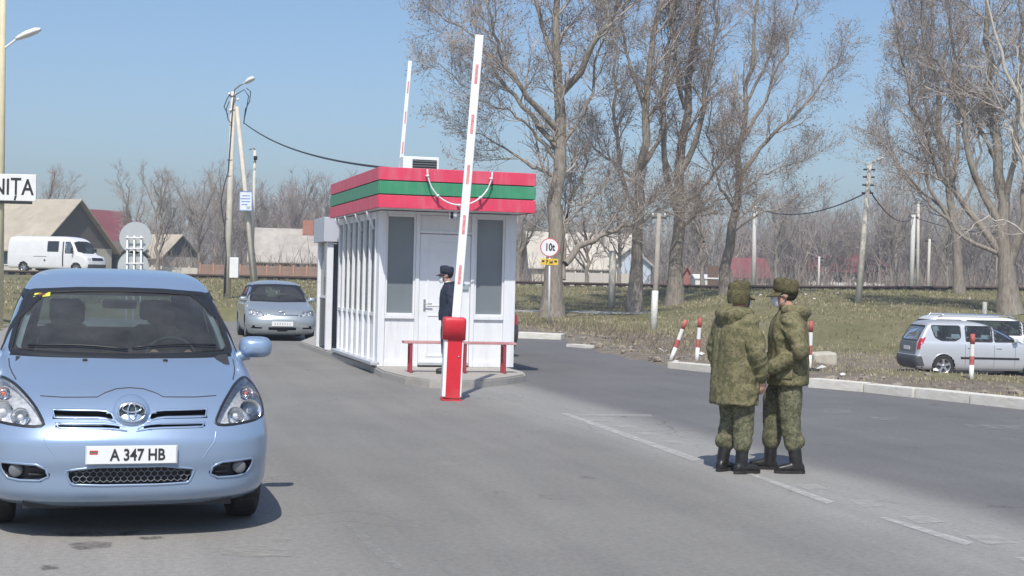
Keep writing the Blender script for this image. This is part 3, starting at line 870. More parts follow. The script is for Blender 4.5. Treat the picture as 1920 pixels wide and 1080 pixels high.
def wheel(parent, x, y, r, w, face, style=5, rim=.66, mat=None):
    """face=+1: outer side towards +x"""
    t = bpy.data.objects.new('wheel', None); C.objects.link(t); t.parent = parent; t.location = (x, y, r)
    h = w / 2; R = r * rim
    m = MB(); m.lathe([(R, -h * .85), (r * .86, -h), (r * .965, -h * .86), (r, -h * .6), (r, h * .6), (r * .965, h * .86), (r * .86, h), (R, h * .85)], 36, 'X', closed=True)
    m.build('tyre', MT['rubber'], t, fix=True)
    m = MB(); f = face
    m.lathe([(R * 1.01, f * h * .86), (R * .95, f * h * .80), (R * .90, f * h * .45), (R * .90, -f * h * .7)], 36, 'X', caps=False)
    for i in range(style):
        a = 2 * math.pi * i / style + .3
        d = Vector((0, math.cos(a), math.sin(a))); e = Vector((0, -math.sin(a), math.cos(a)))
        v = []
        for rr, ww, xx in ((R * .12, R * .18, .72), (R * .55, R * .13, .74), (R * .93, R * .20, .80)):
            for sgn in (-1, 1):
                v.append(d * rr + e * ww * sgn + Vector((f * h * xx, 0, 0)))
            for sgn in (-1, 1):
                v.append(d * rr + e * ww * sgn * 1.15 + Vector((f * h * (xx - .35), 0, 0)))
        m.add(v, [(0, 1, 5, 4), (4, 5, 9, 8), (0, 4, 6, 2), (4, 8, 10, 6), (1, 3, 7, 5), (5, 7, 11, 9)])
    m.lathe([(R * .22, f * h * .5), (R * .22, f * h * .78), (R * .1, f * h * .84), (.002, f * h * .84)], 20, 'X')
    m.build('rim', mat or MT['alloy'], t, fix=True)
    m = MB(); m.lathe([(R * .88, f * h * .28), (R * .86, f * h * .30), (.01, f * h * .30)], 24, 'X'); m.build('brake_disc', simple('brake_dark', (.05, .05, .05), .6), t)
    return t

def door_mirror(car, x, y, z, paintm, sx, w=.24, h=.15):
    m = MB(); rings = []
    for j, (dy, k) in enumerate(((-.09, .35), (-.075, .72), (-.03, .95), (.03, 1.0), (.055, .97))):
        rings.append([Vector((x + sx * (w / 2 + .02) + w / 2 * k * (abs(math.cos(a))**.6) * (1 if math.cos(a) > 0 else -1), y + dy, z + h / 2 * k * (abs(math.sin(a))**.6) * (1 if math.sin(a) > 0 else -1))) for a in [2 * math.pi * i / 20 + .02 for i in range(20)]])
    m.loft(rings)
    o = m.build('door_mirror', paintm, car, fix=True)
    a = MB(); a.tube([(x - sx * .05, y + .03, z - h * .55), (x + sx * .09, y, z - h * .3)], [.035, .045], 8); a.build('mirror_stalk', paintm, o)
    g = MB(); g.box((x + sx * (w / 2 + .02), y + .0575, z), (w * .82, .003, h * .78)); g.build('mirror_glass', MT['chrome'], o)
    return o
def seat(parent, x, y, z, mat, rear=False):
    m = MB()
    m.bbox((x, y, z), (.50, .50, .16), .05)
    bk = MB(); rings = []
    for t, w_, d in ((0, .24, .07), (.2, .25, .08), (.42, .235, .07), (.56, .19, .055), (.60, .14, .03)):
        rings.append([Vector((x + w_ * (abs(math.cos(a))**.5) * (1 if math.cos(a) > 0 else -1), y + .25 + t * .30 + d * math.sin(a), z + .02 + t)) for a in [2 * math.pi * i / 16 for i in range(16)]])
    m.loft(rings)
    m.bbox((x, y + .455, z + .74), (.26, .09, .17), .035)
    return m.build('seat', mat, parent)
def shape_line(parent, car, k, poly, w=.008, mat=None, closed=False, name='panel_gap'):
    return car.strip(k, poly, w, .0015, closed).build(name, mat or gap_m, parent)
def arches(car, root, ys, r, side_m, lipw=.05):
    for s_ in ('R', 'L'):
        for y in ys:
            p = [(y + r * math.cos(a), .31 + r * math.sin(a)) for a in [math.pi * (-.12 + 1.24 * i / 30) for i in range(31)]]
            car.strip(s_, [q for q in p if q[1] > car.z0], lipw, .007, False).build('wheel_arch', side_m, root)
def wheel_wells(root, ys, w, r=.37):
    for y in ys:
        for sx in (-1, 1):
            m = MB(); x1 = sx * (w - .02); x0 = sx * (w - .32)
            n = 20; v = []
            for i in range(n + 1):
                a = math.pi * (-.1 + 1.2 * i / n)
                v += [(x0, y + r * math.cos(a), .31 + r * math.sin(a)), (x1, y + r * math.cos(a), .31 + r * math.sin(a))]
            m.add(v, [(2 * i, 2 * i + 1, 2 * i + 3, 2 * i + 2) for i in range(n)], True)
            m.build('wheel_well', MT['black_plastic'], root)

def arch_poly(y, r): return [(y + r * math.cos(a), .31 + r * math.sin(a)) for a in [2 * math.pi * i / 28 for i in range(28)]]

# ------------------------------------------------------------------- blue people carrier in the foreground
VERSO = [  # z     y0    y1    w     A0   p0   A1   p1
    (.205, .15, 4.22, .80, .62, 2.7, .35, 3),
    (.25, .06, 4.31, .845, .60, 2.7, .35, 3),
    (.315, .025, 4.34, .868, .58, 2.7, .35, 3),
    (.40, .02, 4.35, .878, .56, 2.7, .35, 3),
    (.50, .0, 4.36, .884, .56, 2.7, .35, 3),
    (.60, .004, 4.355, .886, .56, 2.7, .35, 3),
    (.66, .03, 4.35, .886, .58, 2.7, .35, 3),
    (.74, .085, 4.34, .885, .64, 2.6, .34, 3),
    (.82, .17, 4.33, .882, .72, 2.5, .33, 3),
    (.875, .27, 4.32, .878, .80, 2.4, .32, 3),
    (.93, .44, 4.31, .870, .85, 2.3, .32, 3),
    (.98, .64, 4.30, .858, .80, 2.3, .32, 3),
    (1.02, .83, 4.29, .842, .72, 2.3, .32, 3),
    (1.06, 1.00, 4.275, .815, .60, 2.3, .32, 3),
    (1.09, 1.07, 4.26, .800, .50, 2.3, .32, 3),
    (1.20, 1.27, 4.22, .772, .46, 2.3, .32, 3),
    (1.35, 1.56, 4.15, .730, .42, 2.3, .32, 3),
    (1.47, 1.82, 4.06, .682, .38, 2.3, .32, 3),
    (1.53, 1.98, 4.00, .655, .36, 2.2, .32, 3),
    (1.58, 2.16, 3.93, .620, .36, 2.2, .32, 2.6),
    (1.62, 2.38, 3.84, .565, .36, 2.1, .34, 2.4),
    (1.645, 2.62, 3.70, .46, .32, 2.0, .34, 2.2),
    (1.658, 2.85, 3.55, .27, .22, 2.0, .24, 2.0),
    (1.66, 2.98, 3.40, .03, .1, 2.0, .1, 2.0)]
def build_verso():
    blue = paint('pale_blue_metallic', (.30, .40, .55), .40, .30, .06, .25)
    c = Car(VERSO)
    yaw = math.atan2(0.322, 1.0)
    pos = P(248, 800, 8.72)
    root = thing('people_carrier', 'pale blue people carrier facing the camera in the left lane', 'car', (pos.x, pos.y, 0), yaw)
    ws = rnd([(-.745, 1.082), (0, 1.07), (.745, 1.082), (.712, 1.25), (.668, 1.40), (.632, 1.482), (.30, 1.503), (0, 1.508), (-.30, 1.503), (-.632, 1.482), (-.668, 1.40), (-.712, 1.25)], .04)
    hl = chaikin([(.50, .685), (.845, .715), (.862, .76), (.862, .81), (.842, .885), (.80, .938), (.755, .94), (.67, .905), (.58, .83), (.525, .75)], 2)
    ug = [(.085, .715), (.15, .738), (.20, .742), (.455, .742), (.465, .79), (.20, .785), (.155, .783), (.105, .765)]
    ug = [(.095, .722), (.15, .742), (.20, .748), (.45, .748), (.462, .792), (.20, .790), (.15, .786), (.115, .770)]
    lg = [(.03, .672), (.10, .684), (.18, .688), (.425, .690), (.442, .716), (.18, .716), (.11, .710), (.05, .700), ]
    low = chaikin([(-.33, .345), (.33, .345), (.36, .37), (.385, .46), (-.385, .46), (-.36, .37)], 1)
    fog = chaikin([(.47, .375), (.70, .372), (.745, .42), (.76, .48), (.70, .478), (.50, .470)], 1)
    sw = [[(1.52, 1.09), (2.30, 1.09), (2.30, 1.48), (1.95, 1.46), (1.75, 1.33)], [(2.36, 1.09), (3.20, 1.09), (3.20, 1.50), (2.36, 1.485)], [(3.26, 1.11), (3.85, 1.16), (3.78, 1.40), (3.26, 1.50)]]
    rwn = [(-.62, 1.12), (.62, 1.12), (.55, 1.45), (-.55, 1.45)]
    cuts = [('F', ws, 2.6), ('F', hl, 1.4), ('F', mirror(hl), 1.4), ('F', ug, .6), ('F', mirror(ug), .6), ('F', lg, .6), ('F', mirror(lg), .6), ('F', low, .6), ('F', fog, .8), ('F', mirror(fog), .8),
            ('S', arch_poly(.90, .365), .5), ('S', arch_poly(3.62, .365), .5), ('B', rwn, 3.2)] + [('S', w_, .4) for w_ in sw]
    body = c.shell(cuts, 115, 46, 95).build('body', blue, root)
    c.shell([('F', [(-.9, 1.05), (.9, 1.05), (.80, 1.25), (.72, 1.49), (-.72, 1.49), (-.80, 1.25)], 2.4), ('B', rwn, 3.2)] + [('S', w_, .4) for w_ in sw] + [('F', [(-1, .1), (1, .1), (1, 1.045), (-1, 1.045)], 1.6), ('S', arch_poly(.90, .42), .3), ('S', arch_poly(3.62, .42), .3)], 46, 14, 40, .035).build('lining', dark_in, body)
    # glazing
    w = c.panel('F', ws, -.004, 16, 24).build('windscreen', windscreen_m, root)
    pil = simple('pillar_trim', (.42, .43, .44), .8)
    for sg in (1, -1):
        c.strip('F', [(sg * .692, 1.13), (sg * .662, 1.25), (sg * .615, 1.40), (sg * .59, 1.45)], .036, -.035, False).build('pillar_trim', pil, root)
    c.strip('F', ws, .030, .006).build('seal', MT['black_plastic'], w)
    for s_ in 'RL':
        for pl in sw:
            g = c.panel(s_, pl, -.003, 8, 8).build('side_window', car_glass, root); c.strip(s_, pl, .05, .005).build('seal', MT['black_plastic'], g)
    g = c.panel('B', rwn, -.003, 8, 8).build('rear_window', car_glass, root); c.strip('B', rwn, .05, .005).build('seal', MT['black_plastic'], g)
    # head lamps
    for sg in (1, -1):
        poly = hl if sg == 1 else mirror(hl)
        h = c.panel('F', poly, -.055, 14, 14, skirt=.0).build('headlight', reflector_m, root)
        c.panel('F', poly, .004, 14, 14).build('lens', lens_m, h)
        c.strip('F', poly, .016, .004).build('lamp_rim', MT['black_plastic'], h)
        for (x, z, r, mt_) in ((.765, .775, .075, MT['chrome']), (.655, .755, .058, MT['chrome']), (.765, (.872), .046, MT['chrome'])):
            p = c.pt('F', sg * x, z, -.02); n = (c.pt('F', sg * x, z, .1) - c.pt('F', sg * x, z, 0)).normalized()
            n = (n + Vector((0, -1.6, 0))).normalized()
            q = n.to_track_quat('Y', 'Z').to_matrix()
            b_ = MB(); prof = [(r, .012), (r * .96, .012), (r * .8, -.012), (r * .45, -.03), (r * .12, -.035)]
            rings = [[p + q @ Vector((rr * math.sin(a), hh, rr * math.cos(a))) for a in [2 * math.pi * i / 20 for i in range(20)]] for rr, hh in prof]
            b_.loft(rings, caps=False).build('reflector_bowl', mt_, h)
            e = MB(); e.ell(p + n * .0, (r * .30,) * 3, 10, 8); e.build('bulb', amber_m if z > .85 else simple('bulb_glass', (.8, .82, .85), .1), h)
    # grilles
    mesh_m = simple('grille_black', (.02, .022, .025), .5)
    for pl, nm in ((ug, 'upper_grille'), (lg, 'middle_grille')):
        for poly in (pl, mirror(pl)):
            c.panel('F', poly, -.035, 4, 14, skirt=.001).build(nm, mesh_m, root)
            c.strip('F', poly, .012, .005).build('grille_trim', blue, root)
    lo_ = c.panel('F', low, -.05, 6, 20, skirt=.001).build('lower_grille', mesh_m, root)
    m = MB(); gm = simple('grille_mesh', (.16, .17, .19), .5)
    for j in range(4):                                   # honeycomb wires
        for i in range(19):
            x = -.36 + i * .040 + (.02 if j % 2 else 0); z = .362 + j * .028
            for (a, b_) in (((x, z), (x + .02, z + .012)), ((x + .02, z + .012), (x + .04, z)), ((x + .02, z + .012), (x + .02, z + .028))):
                if in_poly(*a, low) and in_poly(*b_, low): m.tube([c.pt('F', *a, -.015), c.pt('F', *b_, -.015)], .0032, 4, False)
    m.build('honeycomb', gm, lo_)
    c.strip('F', low, .014, .004).build('grille_rim', blue, root)
    for sg in (1, -1):
        poly = fog if sg == 1 else mirror(fog)
        f = c.panel('F', poly, -.045, 6, 10, skirt=.001).build('fog_lamp_recess', simple('recess_grey', (.035, .038, .045), .5), root)
        p = c.pt('F', sg * .672, .428, -.015); b_ = MB(); b_.lathe([(.042, .025), (.042, -.004), (.036, -.010), (.02, -.014), (.002, -.016)], 24, 'Y', p); b_.build('fog_lamp', simple('fog_glass', (.17, .18, .19), .4, .2, .1, 30), f)
        for z in (.405, .44):
            q = MB(); q.tube([c.pt('F', sg * .50, z, -.028), c.pt('F', sg * .60, z, -.024)], .008, 6); q.build('slat', gap_m, f)
        c.strip('F', poly, .014, .004).build('recess_rim', blue, root)
    # bulge carrying the emblem
    bz = .785
    e0 = MB(); rings = []
    for k, o_ in ((1.0, .0), (.93, .016), (.80, .026), (.5, .032), (.1, .034)):
        rings.append([c.pt('F', .112 * k * math.cos(a), bz + .088 * k * math.sin(a), o_) for a in [2 * math.pi * i / 32 for i in range(32)]])
    e0.loft(rings, caps=False).build('nose_boss', blue, root)
    em = thing('emblem', None, None); del_keys(em); em.parent = root
    yy = c.front(0, bz) - .064; tilt = .35
    def ering(cx, cz, rx, rz, tr, mb):
        n = 36; mb.tube([(cx + rx * math.cos(2 * math.pi * i / n), yy + (cz - bz + rz * math.sin(2 * math.pi * i / n)) * tilt, cz + rz * math.sin(2 * math.pi * i / n)) for i in range(n + 1)], tr, 6, False)
    mb = MB(); ering(0, bz, .080, .056, .0075, mb); ering(0, bz + .002, .024, .049, .006, mb); ering(0, bz + .024, .056, .025, .006, mb)
    mb.build('emblem_rings', MT['chrome'], em)
    mb = MB(); v = [(0, yy + .012, bz)] + [(.078 * math.cos(2 * math.pi * i / 36), yy + .012 + .053 * math.sin(2 * math.pi * i / 36) * tilt, bz + .053 * math.sin(2 * math.pi * i / 36)) for i in range(36)]
    mb.add(v, [(0, i, i % 36 + 1) for i in range(1, 37)]); mb.build('emblem_back', simple('emblem_dark', (.03, .05, .05), .3), em)
    # number plate
    pz = .535; py = c.front(.1, pz) - .02
    pl = MB().bbox((0, py, pz), (.54, .012, .112), .004).build('number_plate', simple('plate_frame', (.55, .56, .58), .4), root)
    MB().box((0, py - .008, pz), (.522, .006, .102)).build('plate_face', plate_m, pl)
    text_mesh('plate_text', 'A 347 HB', .098, ink_m, pl, (.035, py - .0125, pz - .002), (math.pi / 2, 0, 0), .0012, .0022, .82)
    fl = MB(); fl.box((-.222, py - .0122, pz + .026), (.048, .002, .007)); fl.box((-.222, py - .0122, pz + .010), (.048, .002, .007)); fl.build('plate_flag_red', MT['red_paint'], pl)
    MB().box((-.222, py - .0122, pz + .018), (.048, .002, .006)).build('plate_flag_green', simple('flag_green', (.05, .22, .1), .5), pl)
    # panel gaps
    shape_line(root, c, 'F', [(-.535, .862), (-.40, .858), (-.20, .862), (-.15, .885), (-.08, .905), (0, .91), (.08, .905), (.15, .885), (.20, .862), (.40, .858), (.535, .862)], .005)
    for sg in (1, -1):
        shape_line(root, c, 'F', [(sg * .685, .935), (sg * .715, .97), (sg * .735, 1.0), (sg * .745, 1.04)], .008)
        shape_line(root, c, 'F', [(sg * .43, .50), (sg * .46, .55), (sg * .50, .60), (sg * .51, .66)], .006, blue, name='bumper_crease')
        for y0 in (1.52, 2.33, 3.23):
            shape_line(root, c, 'R' if sg == 1 else 'L', [(y0, .32), (y0, .7), (y0 + .02, 1.05)], .008)
        h = MB(); h.bbox((sg * .893, 2.12, .93), (.03, .2, .03), .01); h.build('door_handle', blue, root)
        n_ = MB(); p = c.pt('F', sg * .26, 1.045, .004); n_.bbox(p, (.03, .04, .014), .004); n_.build('washer_jet', MT['black_plastic'], root)
        door_mirror(root, sg * .80, 1.50, 1.115, blue, sg, .235, .155)
        wheel(root, sg * .775, .90, .315, .20, sg, 5)
        wheel(root, sg * .775, 3.62, .315, .20, sg, 5)
    arches(c, root, (.90, 3.62), .372, blue)
    wheel_wells(root, (.90, 3.62), .86)
    MB().box((0, 2.2, .24), (1.25, 4.0, .10)).build('underbody', MT['black_plastic'], root)
    # wipers
    for x0, x1, z0, z1 in ((-.62, .02, 1.115, 1.100), (.05, .62, 1.110, 1.125)):
        m = MB(); m.tube([c.pt('F', x0 + (x1 - x0) * t, z0 + (z1 - z0) * t + .015 * math.sin(math.pi * t), .016) for t in np.linspace(0, 1, 8)], .008, 6); m.build('wiper', MT['black_plastic'], root)
    cw = c.panel('F', [(-.74, 1.058), (.74, 1.058), (.735, 1.084), (0, 1.073), (-.735, 1.084)], .003, 4, 24).build('cowl', MT['black_plastic'], root)
    st = c.panel('F', [(-.605, 1.435), (-.49, 1.440), (-.485, 1.482), (-.59, 1.476)], .002, 3, 5).build('windscreen_sticker', simple('sticker_yellow', (.75, .72, .08), .5), root)
    c.panel('F', [(-.565, 1.452), (-.52, 1.452), (-.52, 1.467), (-.565, 1.467)], .004, 2, 2).build('sticker_mark', simple('sticker_ink', (.35, .12, .05), .5), st)
    # tail lamps
    for sg in (1, -1):
        c.panel('B', [(sg * .70, .95), (sg * .82, .95), (sg * .76, 1.30), (sg * .66, 1.30)], .006, 6, 6).build('tail_lamp', tail_m, root)
    # interior
    d = MB(); rings = []
    for y, z in ((1.05, 1.00), (1.20, 1.055), (1.42, 1.06), (1.55, 1.02), (1.60, .90), (1.58, .62)):
        rings.append([Vector((x, y, z + (.02 if x > .15 and .9 < z < 1.2 else 0))) for x in np.linspace(-.70, .70, 15)])
    v = [p for r in rings for p in r]; d.add(v, [(j * 15 + i, j * 15 + i + 1, (j + 1) * 15 + i + 1, (j + 1) * 15 + i) for j in range(5) for i in range(14)], True)
    d.build('dashboard', dark_in, root)
    MB().box((0, 2.6, .38), (1.4, 2.9, .06)).build('floor', dark_in, root)
    for x, y in ((.36, 2.02), (-.36, 2.02), (.36, 3.0), (-.36, 3.0)): seat(root, x, y, .58, grey_in)
    s_ = MB(); ctr = Vector((.36, 1.72, 1.0)); R = Matrix.Rotation(rad(-28), 3, 'X')
    s_.tube([ctr + R @ Vector((.185 * math.cos(a), 0, .185 * math.sin(a))) for a in [2 * math.pi * i / 28 for i in range(29)]], .016, 8, False)
    s_.ell(ctr, (.07, .03, .06)); 
    for a in (.2, math.pi - .2, -math.pi / 2): s_.tube([ctr, ctr + R @ Vector((.18 * math.cos(a), 0, .18 * math.sin(a)))], .014, 6)
    s_.build('steering_wheel', MT['black_plastic'], root)
    rv = MB(); rv.bbox((0, 1.93, 1.40), (.24, .03, .065), .012); rv.build('rear_view_mirror', MT['black_plastic'], root)
    return root, c
verso, verso_c = build_verso()

# ------------------------------------------------------------------- the other vehicles
def car_parts(root, c, pm, ws, sw, rwn, wheels, r_w, wcx, head=None, grilles=(), fogs=(), tails=(), plate=None, rear_plate=None, text='', mirror_at=None, trim=(), style=5, nz=64, nf=22, ns=60, cowl=None, bumper_dark=None, arch_r=.35):
    cuts = [('F', ws, 3.0), ('B', rwn, 3.0)] + [('S', w_, .3) for w_ in sw] + [('S', arch_poly(y, arch_r), .5) for y in wheels]
    for h in ([head] if head else []): cuts += [('F', h, 1.5), ('F', mirror(h), 1.5)]
    for g in list(grilles): cuts.append(('F', g, .9))
    for g in fogs: cuts += [('F', g, .9), ('F', mirror(g), .9)]
    body = c.shell(cuts, nz, nf, ns).build('body', pm, root)
    c.shell([('F', [(x * 1.03, z) for x, z in ws], 3.0), ('B', rwn, 3.0), ('F', [(-1, 0), (1, 0), (1, min(p[1] for p in ws) - .02), (-1, min(p[1] for p in ws) - .02)], 1.5)] + [('S', w_, .3) for w_ in sw] + [('S', arch_poly(y, arch_r + .05), .3) for y in wheels], 30, 8, 30, .035).build('lining', dark_in, body)
    w = c.panel('F', ws, -.003, 10, 14).build('windscreen', windscreen_m, root); c.strip('F', ws, .04, .006).build('seal', MT['black_plastic'], w)
    for s_ in 'RL':
        for pl in sw:
            g = c.panel(s_, pl, -.003, 8, 8).build('side_window', car_glass, root); c.strip(s_, pl, .035, .005).build('seal', MT['black_plastic'], g)
    g = c.panel('B', rwn, -.003, 8, 10).build('rear_window', car_glass, root); c.strip('B', rwn, .045, .005).build('seal', MT['black_plastic'], g)
    if head:
        for sg in (1, -1):
            poly = head if sg == 1 else mirror(head)
            h = c.panel('F', poly, -.045, 8, 10, skirt=0).build('headlight', reflector_m, root); c.panel('F', poly, .003, 8, 10).build('lens', lens_m, h)
            mx = sum(p[0] for p in poly) / len(poly); mz = sum(p[1] for p in poly) / len(poly)
            for dx in (-.07, .07):
                b_ = MB(); b_.ell(c.pt('F', mx + dx, mz, -.03), (.05, .02, .05), 14, 8); b_.build('bulb', MT['chrome'], h)
    for gp in grilles: c.panel('F', gp, -.03, 4, 12, skirt=0).build('grille', MT['black_plastic'], root)
    for gp in fogs:
        for poly in (gp, mirror(gp)): c.panel('F', poly, -.03, 4, 6, skirt=0).build('fog_lamp_recess', MT['black_plastic'], root)
    for gp in tails:
        for poly in (gp, mirror(gp)): c.panel('B', poly, .005, 8, 6).build('tail_lamp', tail_m, root)
    if plate:
        z = plate; y = c.front(.1, z) - .015
        pl = MB().bbox((0, y, z), (.52, .012, .112), .003).build('number_plate', plate_m, root)
        for i in range(7):
            if text: MB().box((-.18 + i * .06, y - .008, z), (.026, .003, .05)).build('plate_mark', simple('plate_ink_faded', (.42, .42, .42), .5), pl)
    if rear_plate:
        z = rear_plate; y = c.rear(.1, z) + .015
        MB().bbox((0, y, z), (.52, .012, .112), .003).build('number_plate', plate_m, root)
    for sg in (1, -1):
        k = 'R' if sg == 1 else 'L'
        if mirror_at: door_mirror(root, sg * mirror_at[0], mirror_at[1], mirror_at[2], pm, sg, .2, .13)
        for y in wheels: wheel(root, sg * wcx, y, r_w, .19, sg, style)
        for t in trim: c.strip(k, t[0], t[1], .012, False).build('side_moulding', MT['black_plastic'], root)
        fr = min(p[0] for p in sw[0]); 
        for q in sw[:2]:
            yb = max(p[0] for p in q) + .03
            shape_line(root, c, k, [(yb, .30), (yb, .7), (yb, .95)], .009)
            hd = MB(); hd.bbox((sg * (c.side(yb - .14, .86) + .012), yb - .14, .86), (.03, .16, .028), .008); hd.build('door_handle', pm, root)
        shape_line(root, c, k, [(fr + .02, .32), (fr, .7), (fr + .01, .93)], .009)
    arches(c, root, wheels, arch_r + .01, pm, .03)
    wheel_wells(root, wheels, wcx + .08, arch_r + .015)
    L = c.rows[5][2]
    MB().box((0, L / 2, .24), (1.2, L - .5, .10)).build('underbody', MT['black_plastic'], root)
    MB().box((0, 2.5, .36), (1.3, 2.3, .05)).build('floor', dark_in, root)
    zc = min(p[1] for p in ws)
    d = MB(); d.bbox((0, ws[1][0] * 0 + c.front(0, zc) + .38, zc - .10), (1.25, .45, .2), .05); d.build('dashboard', dark_in, root)
    for x in (.36, -.36):
        seat(root, x, c.front(0, zc) + .85, .48, grey_in); seat(root, x, c.front(0, zc) + 1.75, .48, grey_in)
    if cowl: c.panel('F', cowl, .003, 3, 16).build('cowl', MT['black_plastic'], root)
    return body

COROLLA = [
    (.16, .15, 4.05, .76, .55, 2.8, .3, 3), (.21, .06, 4.12, .80, .55, 2.8, .3, 3), (.30, .02, 4.16, .83, .54, 2.8, .3, 3), (.42, .0, 4.18, .85, .52, 2.8, .3, 3), (.52, .01, 4.18, .855, .52, 2.8, .3, 3),
    (.60, .05, 4.17, .855, .54, 2.7, .3, 3), (.68, .11, 4.16, .853, .60, 2.6, .3, 3), (.75, .22, 4.15, .85, .66, 2.5, .3, 3), (.82, .46, 4.13, .842, .66, 2.4, .3, 3), (.88, .74, 4.11, .83, .60, 2.3, .3, 3),
    (.93, .98, 4.08, .81, .48, 2.3, .3, 3), (.96, 1.06, 4.06, .795, .42, 2.3, .3, 3), (1.08, 1.30, 3.98, .755, .38, 2.3, .3, 3), (1.22, 1.60, 3.86, .70, .34, 2.3, .3, 3), (1.34, 1.88, 3.74, .64, .32, 2.2, .3, 3),
    (1.39, 2.05, 3.67, .59, .32, 2.2, .3, 2.6), (1.43, 2.28, 3.58, .49, .32, 2.1, .3, 2.4), (1.458, 2.55, 3.45, .33, .28, 2, .28, 2.2), (1.468, 2.75, 3.30, .15, .2, 2, .2, 2), (1.47, 2.85, 3.15, .03, .1, 2, .1, 2)]
ws_c = rnd([(-.70, .968), (0, .955), (.70, .968), (.655, 1.12), (.60, 1.28), (.565, 1.345), (0, 1.368), (-.565, 1.345), (-.60, 1.28), (-.655, 1.12)], .05)
sw_c = [[(1.45, .98), (2.20, .98), (2.20, 1.33), (1.95, 1.33), (1.70, 1.20)], [(2.26, .98), (3.05, .99), (3.0, 1.33), (2.26, 1.34)], [(3.10, 1.0), (3.55, 1.05), (3.38, 1.28), (3.08, 1.32)]]
def build_corolla():
    c = Car(COROLLA); silver = paint('silver_green_metallic', (.40, .44, .46), .45, .3, .05, .2)
    g = G(529, 640)
    yaw = math.atan2(.26, 1)
    root = thing('hatchback_car', 'silver grey car facing the camera beside the booth', 'car', (g.x, g.y, 0), yaw)
    head = chaikin([(.40, .60), (.74, .625), (.80, .66), (.80, .735), (.72, .75), (.52, .72)], 1)
    gr = [chaikin([(-.36, .62), (.36, .62), (.37, .665), (-.37, .665)], 1), chaikin([(-.30, .255), (.30, .255), (.345, .35), (-.345, .35)], 1)]
    fog = chaikin([(.48, .29), (.72, .29), (.76, .37), (.52, .35)], 1)
    car_parts(root, c, silver, ws_c, sw_c, [(-.55, 1.0), (.55, 1.0), (.48, 1.30), (-.48, 1.30)], (.85, 3.45), .305, .755, head, gr, [fog], [[(.62, .72), (.80, .72), (.72, .98), (.60, .95)]], .425, .62, 'x', (.74, 1.42, 1.0), cowl=[(-.72, .945), (.72, .945), (.70, .968), (0, .957), (-.70, .968)])
    em = MB(); yy = c.front(0, .69) - .012
    em.tube([(.065 * math.cos(a), yy + .045 * math.sin(a) * .3, .69 + .045 * math.sin(a)) for a in [2 * math.pi * i / 20 for i in range(21)]], .010, 6, False); em.tube([(.05 * math.cos(a), yy, .705 + .02 * math.sin(a)) for a in [2 * math.pi * i / 16 for i in range(17)]], .008, 6, False); em.tube([(.02 * math.cos(a), yy, .69 + .04 * math.sin(a)) for a in [2 * math.pi * i / 16 for i in range(17)]], .008, 6, False)
    em.build('emblem', MT['chrome'], root)
    c.strip('F', [(-.36, .643), (.36, .643)], .016, .006, False).build('grille_bar', MT['chrome'], root)
    rv = MB(); rv.bbox((0, 1.80, 1.27), (.22, .03, .06), .01); rv.build('rear_view_mirror', MT['black_plastic'], root)
    ch = MB(); ch.ell((.0, 1.72, 1.16), (.025, .02, .045)); ch.build('hanging_charm', MT['white_paint'], root)
    return root
build_corolla()

WAGON = [
    (.20, .16, 4.28, .78, .5, 3, .2, 4), (.26, .06, 4.38, .83, .5, 3, .2, 4), (.36, .02, 4.43, .855, .5, 3, .2, 4), (.48, .0, 4.44, .865, .48, 3, .2, 4), (.58, .02, 4.42, .87, .48, 3, .18, 4),
    (.66, .05, 4.36, .87, .5, 2.8, .16, 4), (.76, .12, 4.35, .868, .55, 2.7, .16, 4), (.84, .26, 4.34, .864, .6, 2.6, .16, 4), (.91, .55, 4.33, .858, .6, 2.5, .16, 4), (.97, .86, 4.32, .845, .52, 2.4, .16, 4),
    (1.01, 1.02, 4.305, .83, .42, 2.4, .16, 4), (1.12, 1.22, 4.26, .80, .38, 2.4, .16, 4), (1.28, 1.52, 4.18, .755, .34, 2.4, .16, 4), (1.42, 1.82, 4.09, .71, .32, 2.3, .16, 4), (1.50, 2.02, 4.03, .675, .3, 2.3, .16, 3.6),
    (1.56, 2.22, 3.97, .61, .3, 2.2, .18, 3.2), (1.60, 2.44, 3.88, .50, .3, 2.1, .2, 2.6), (1.625, 2.66, 3.74, .34, .26, 2, .24, 2.2), (1.635, 2.85, 3.58, .16, .2, 2, .2, 2), (1.637, 2.95, 3.4, .03, .1, 2, .1, 2)]
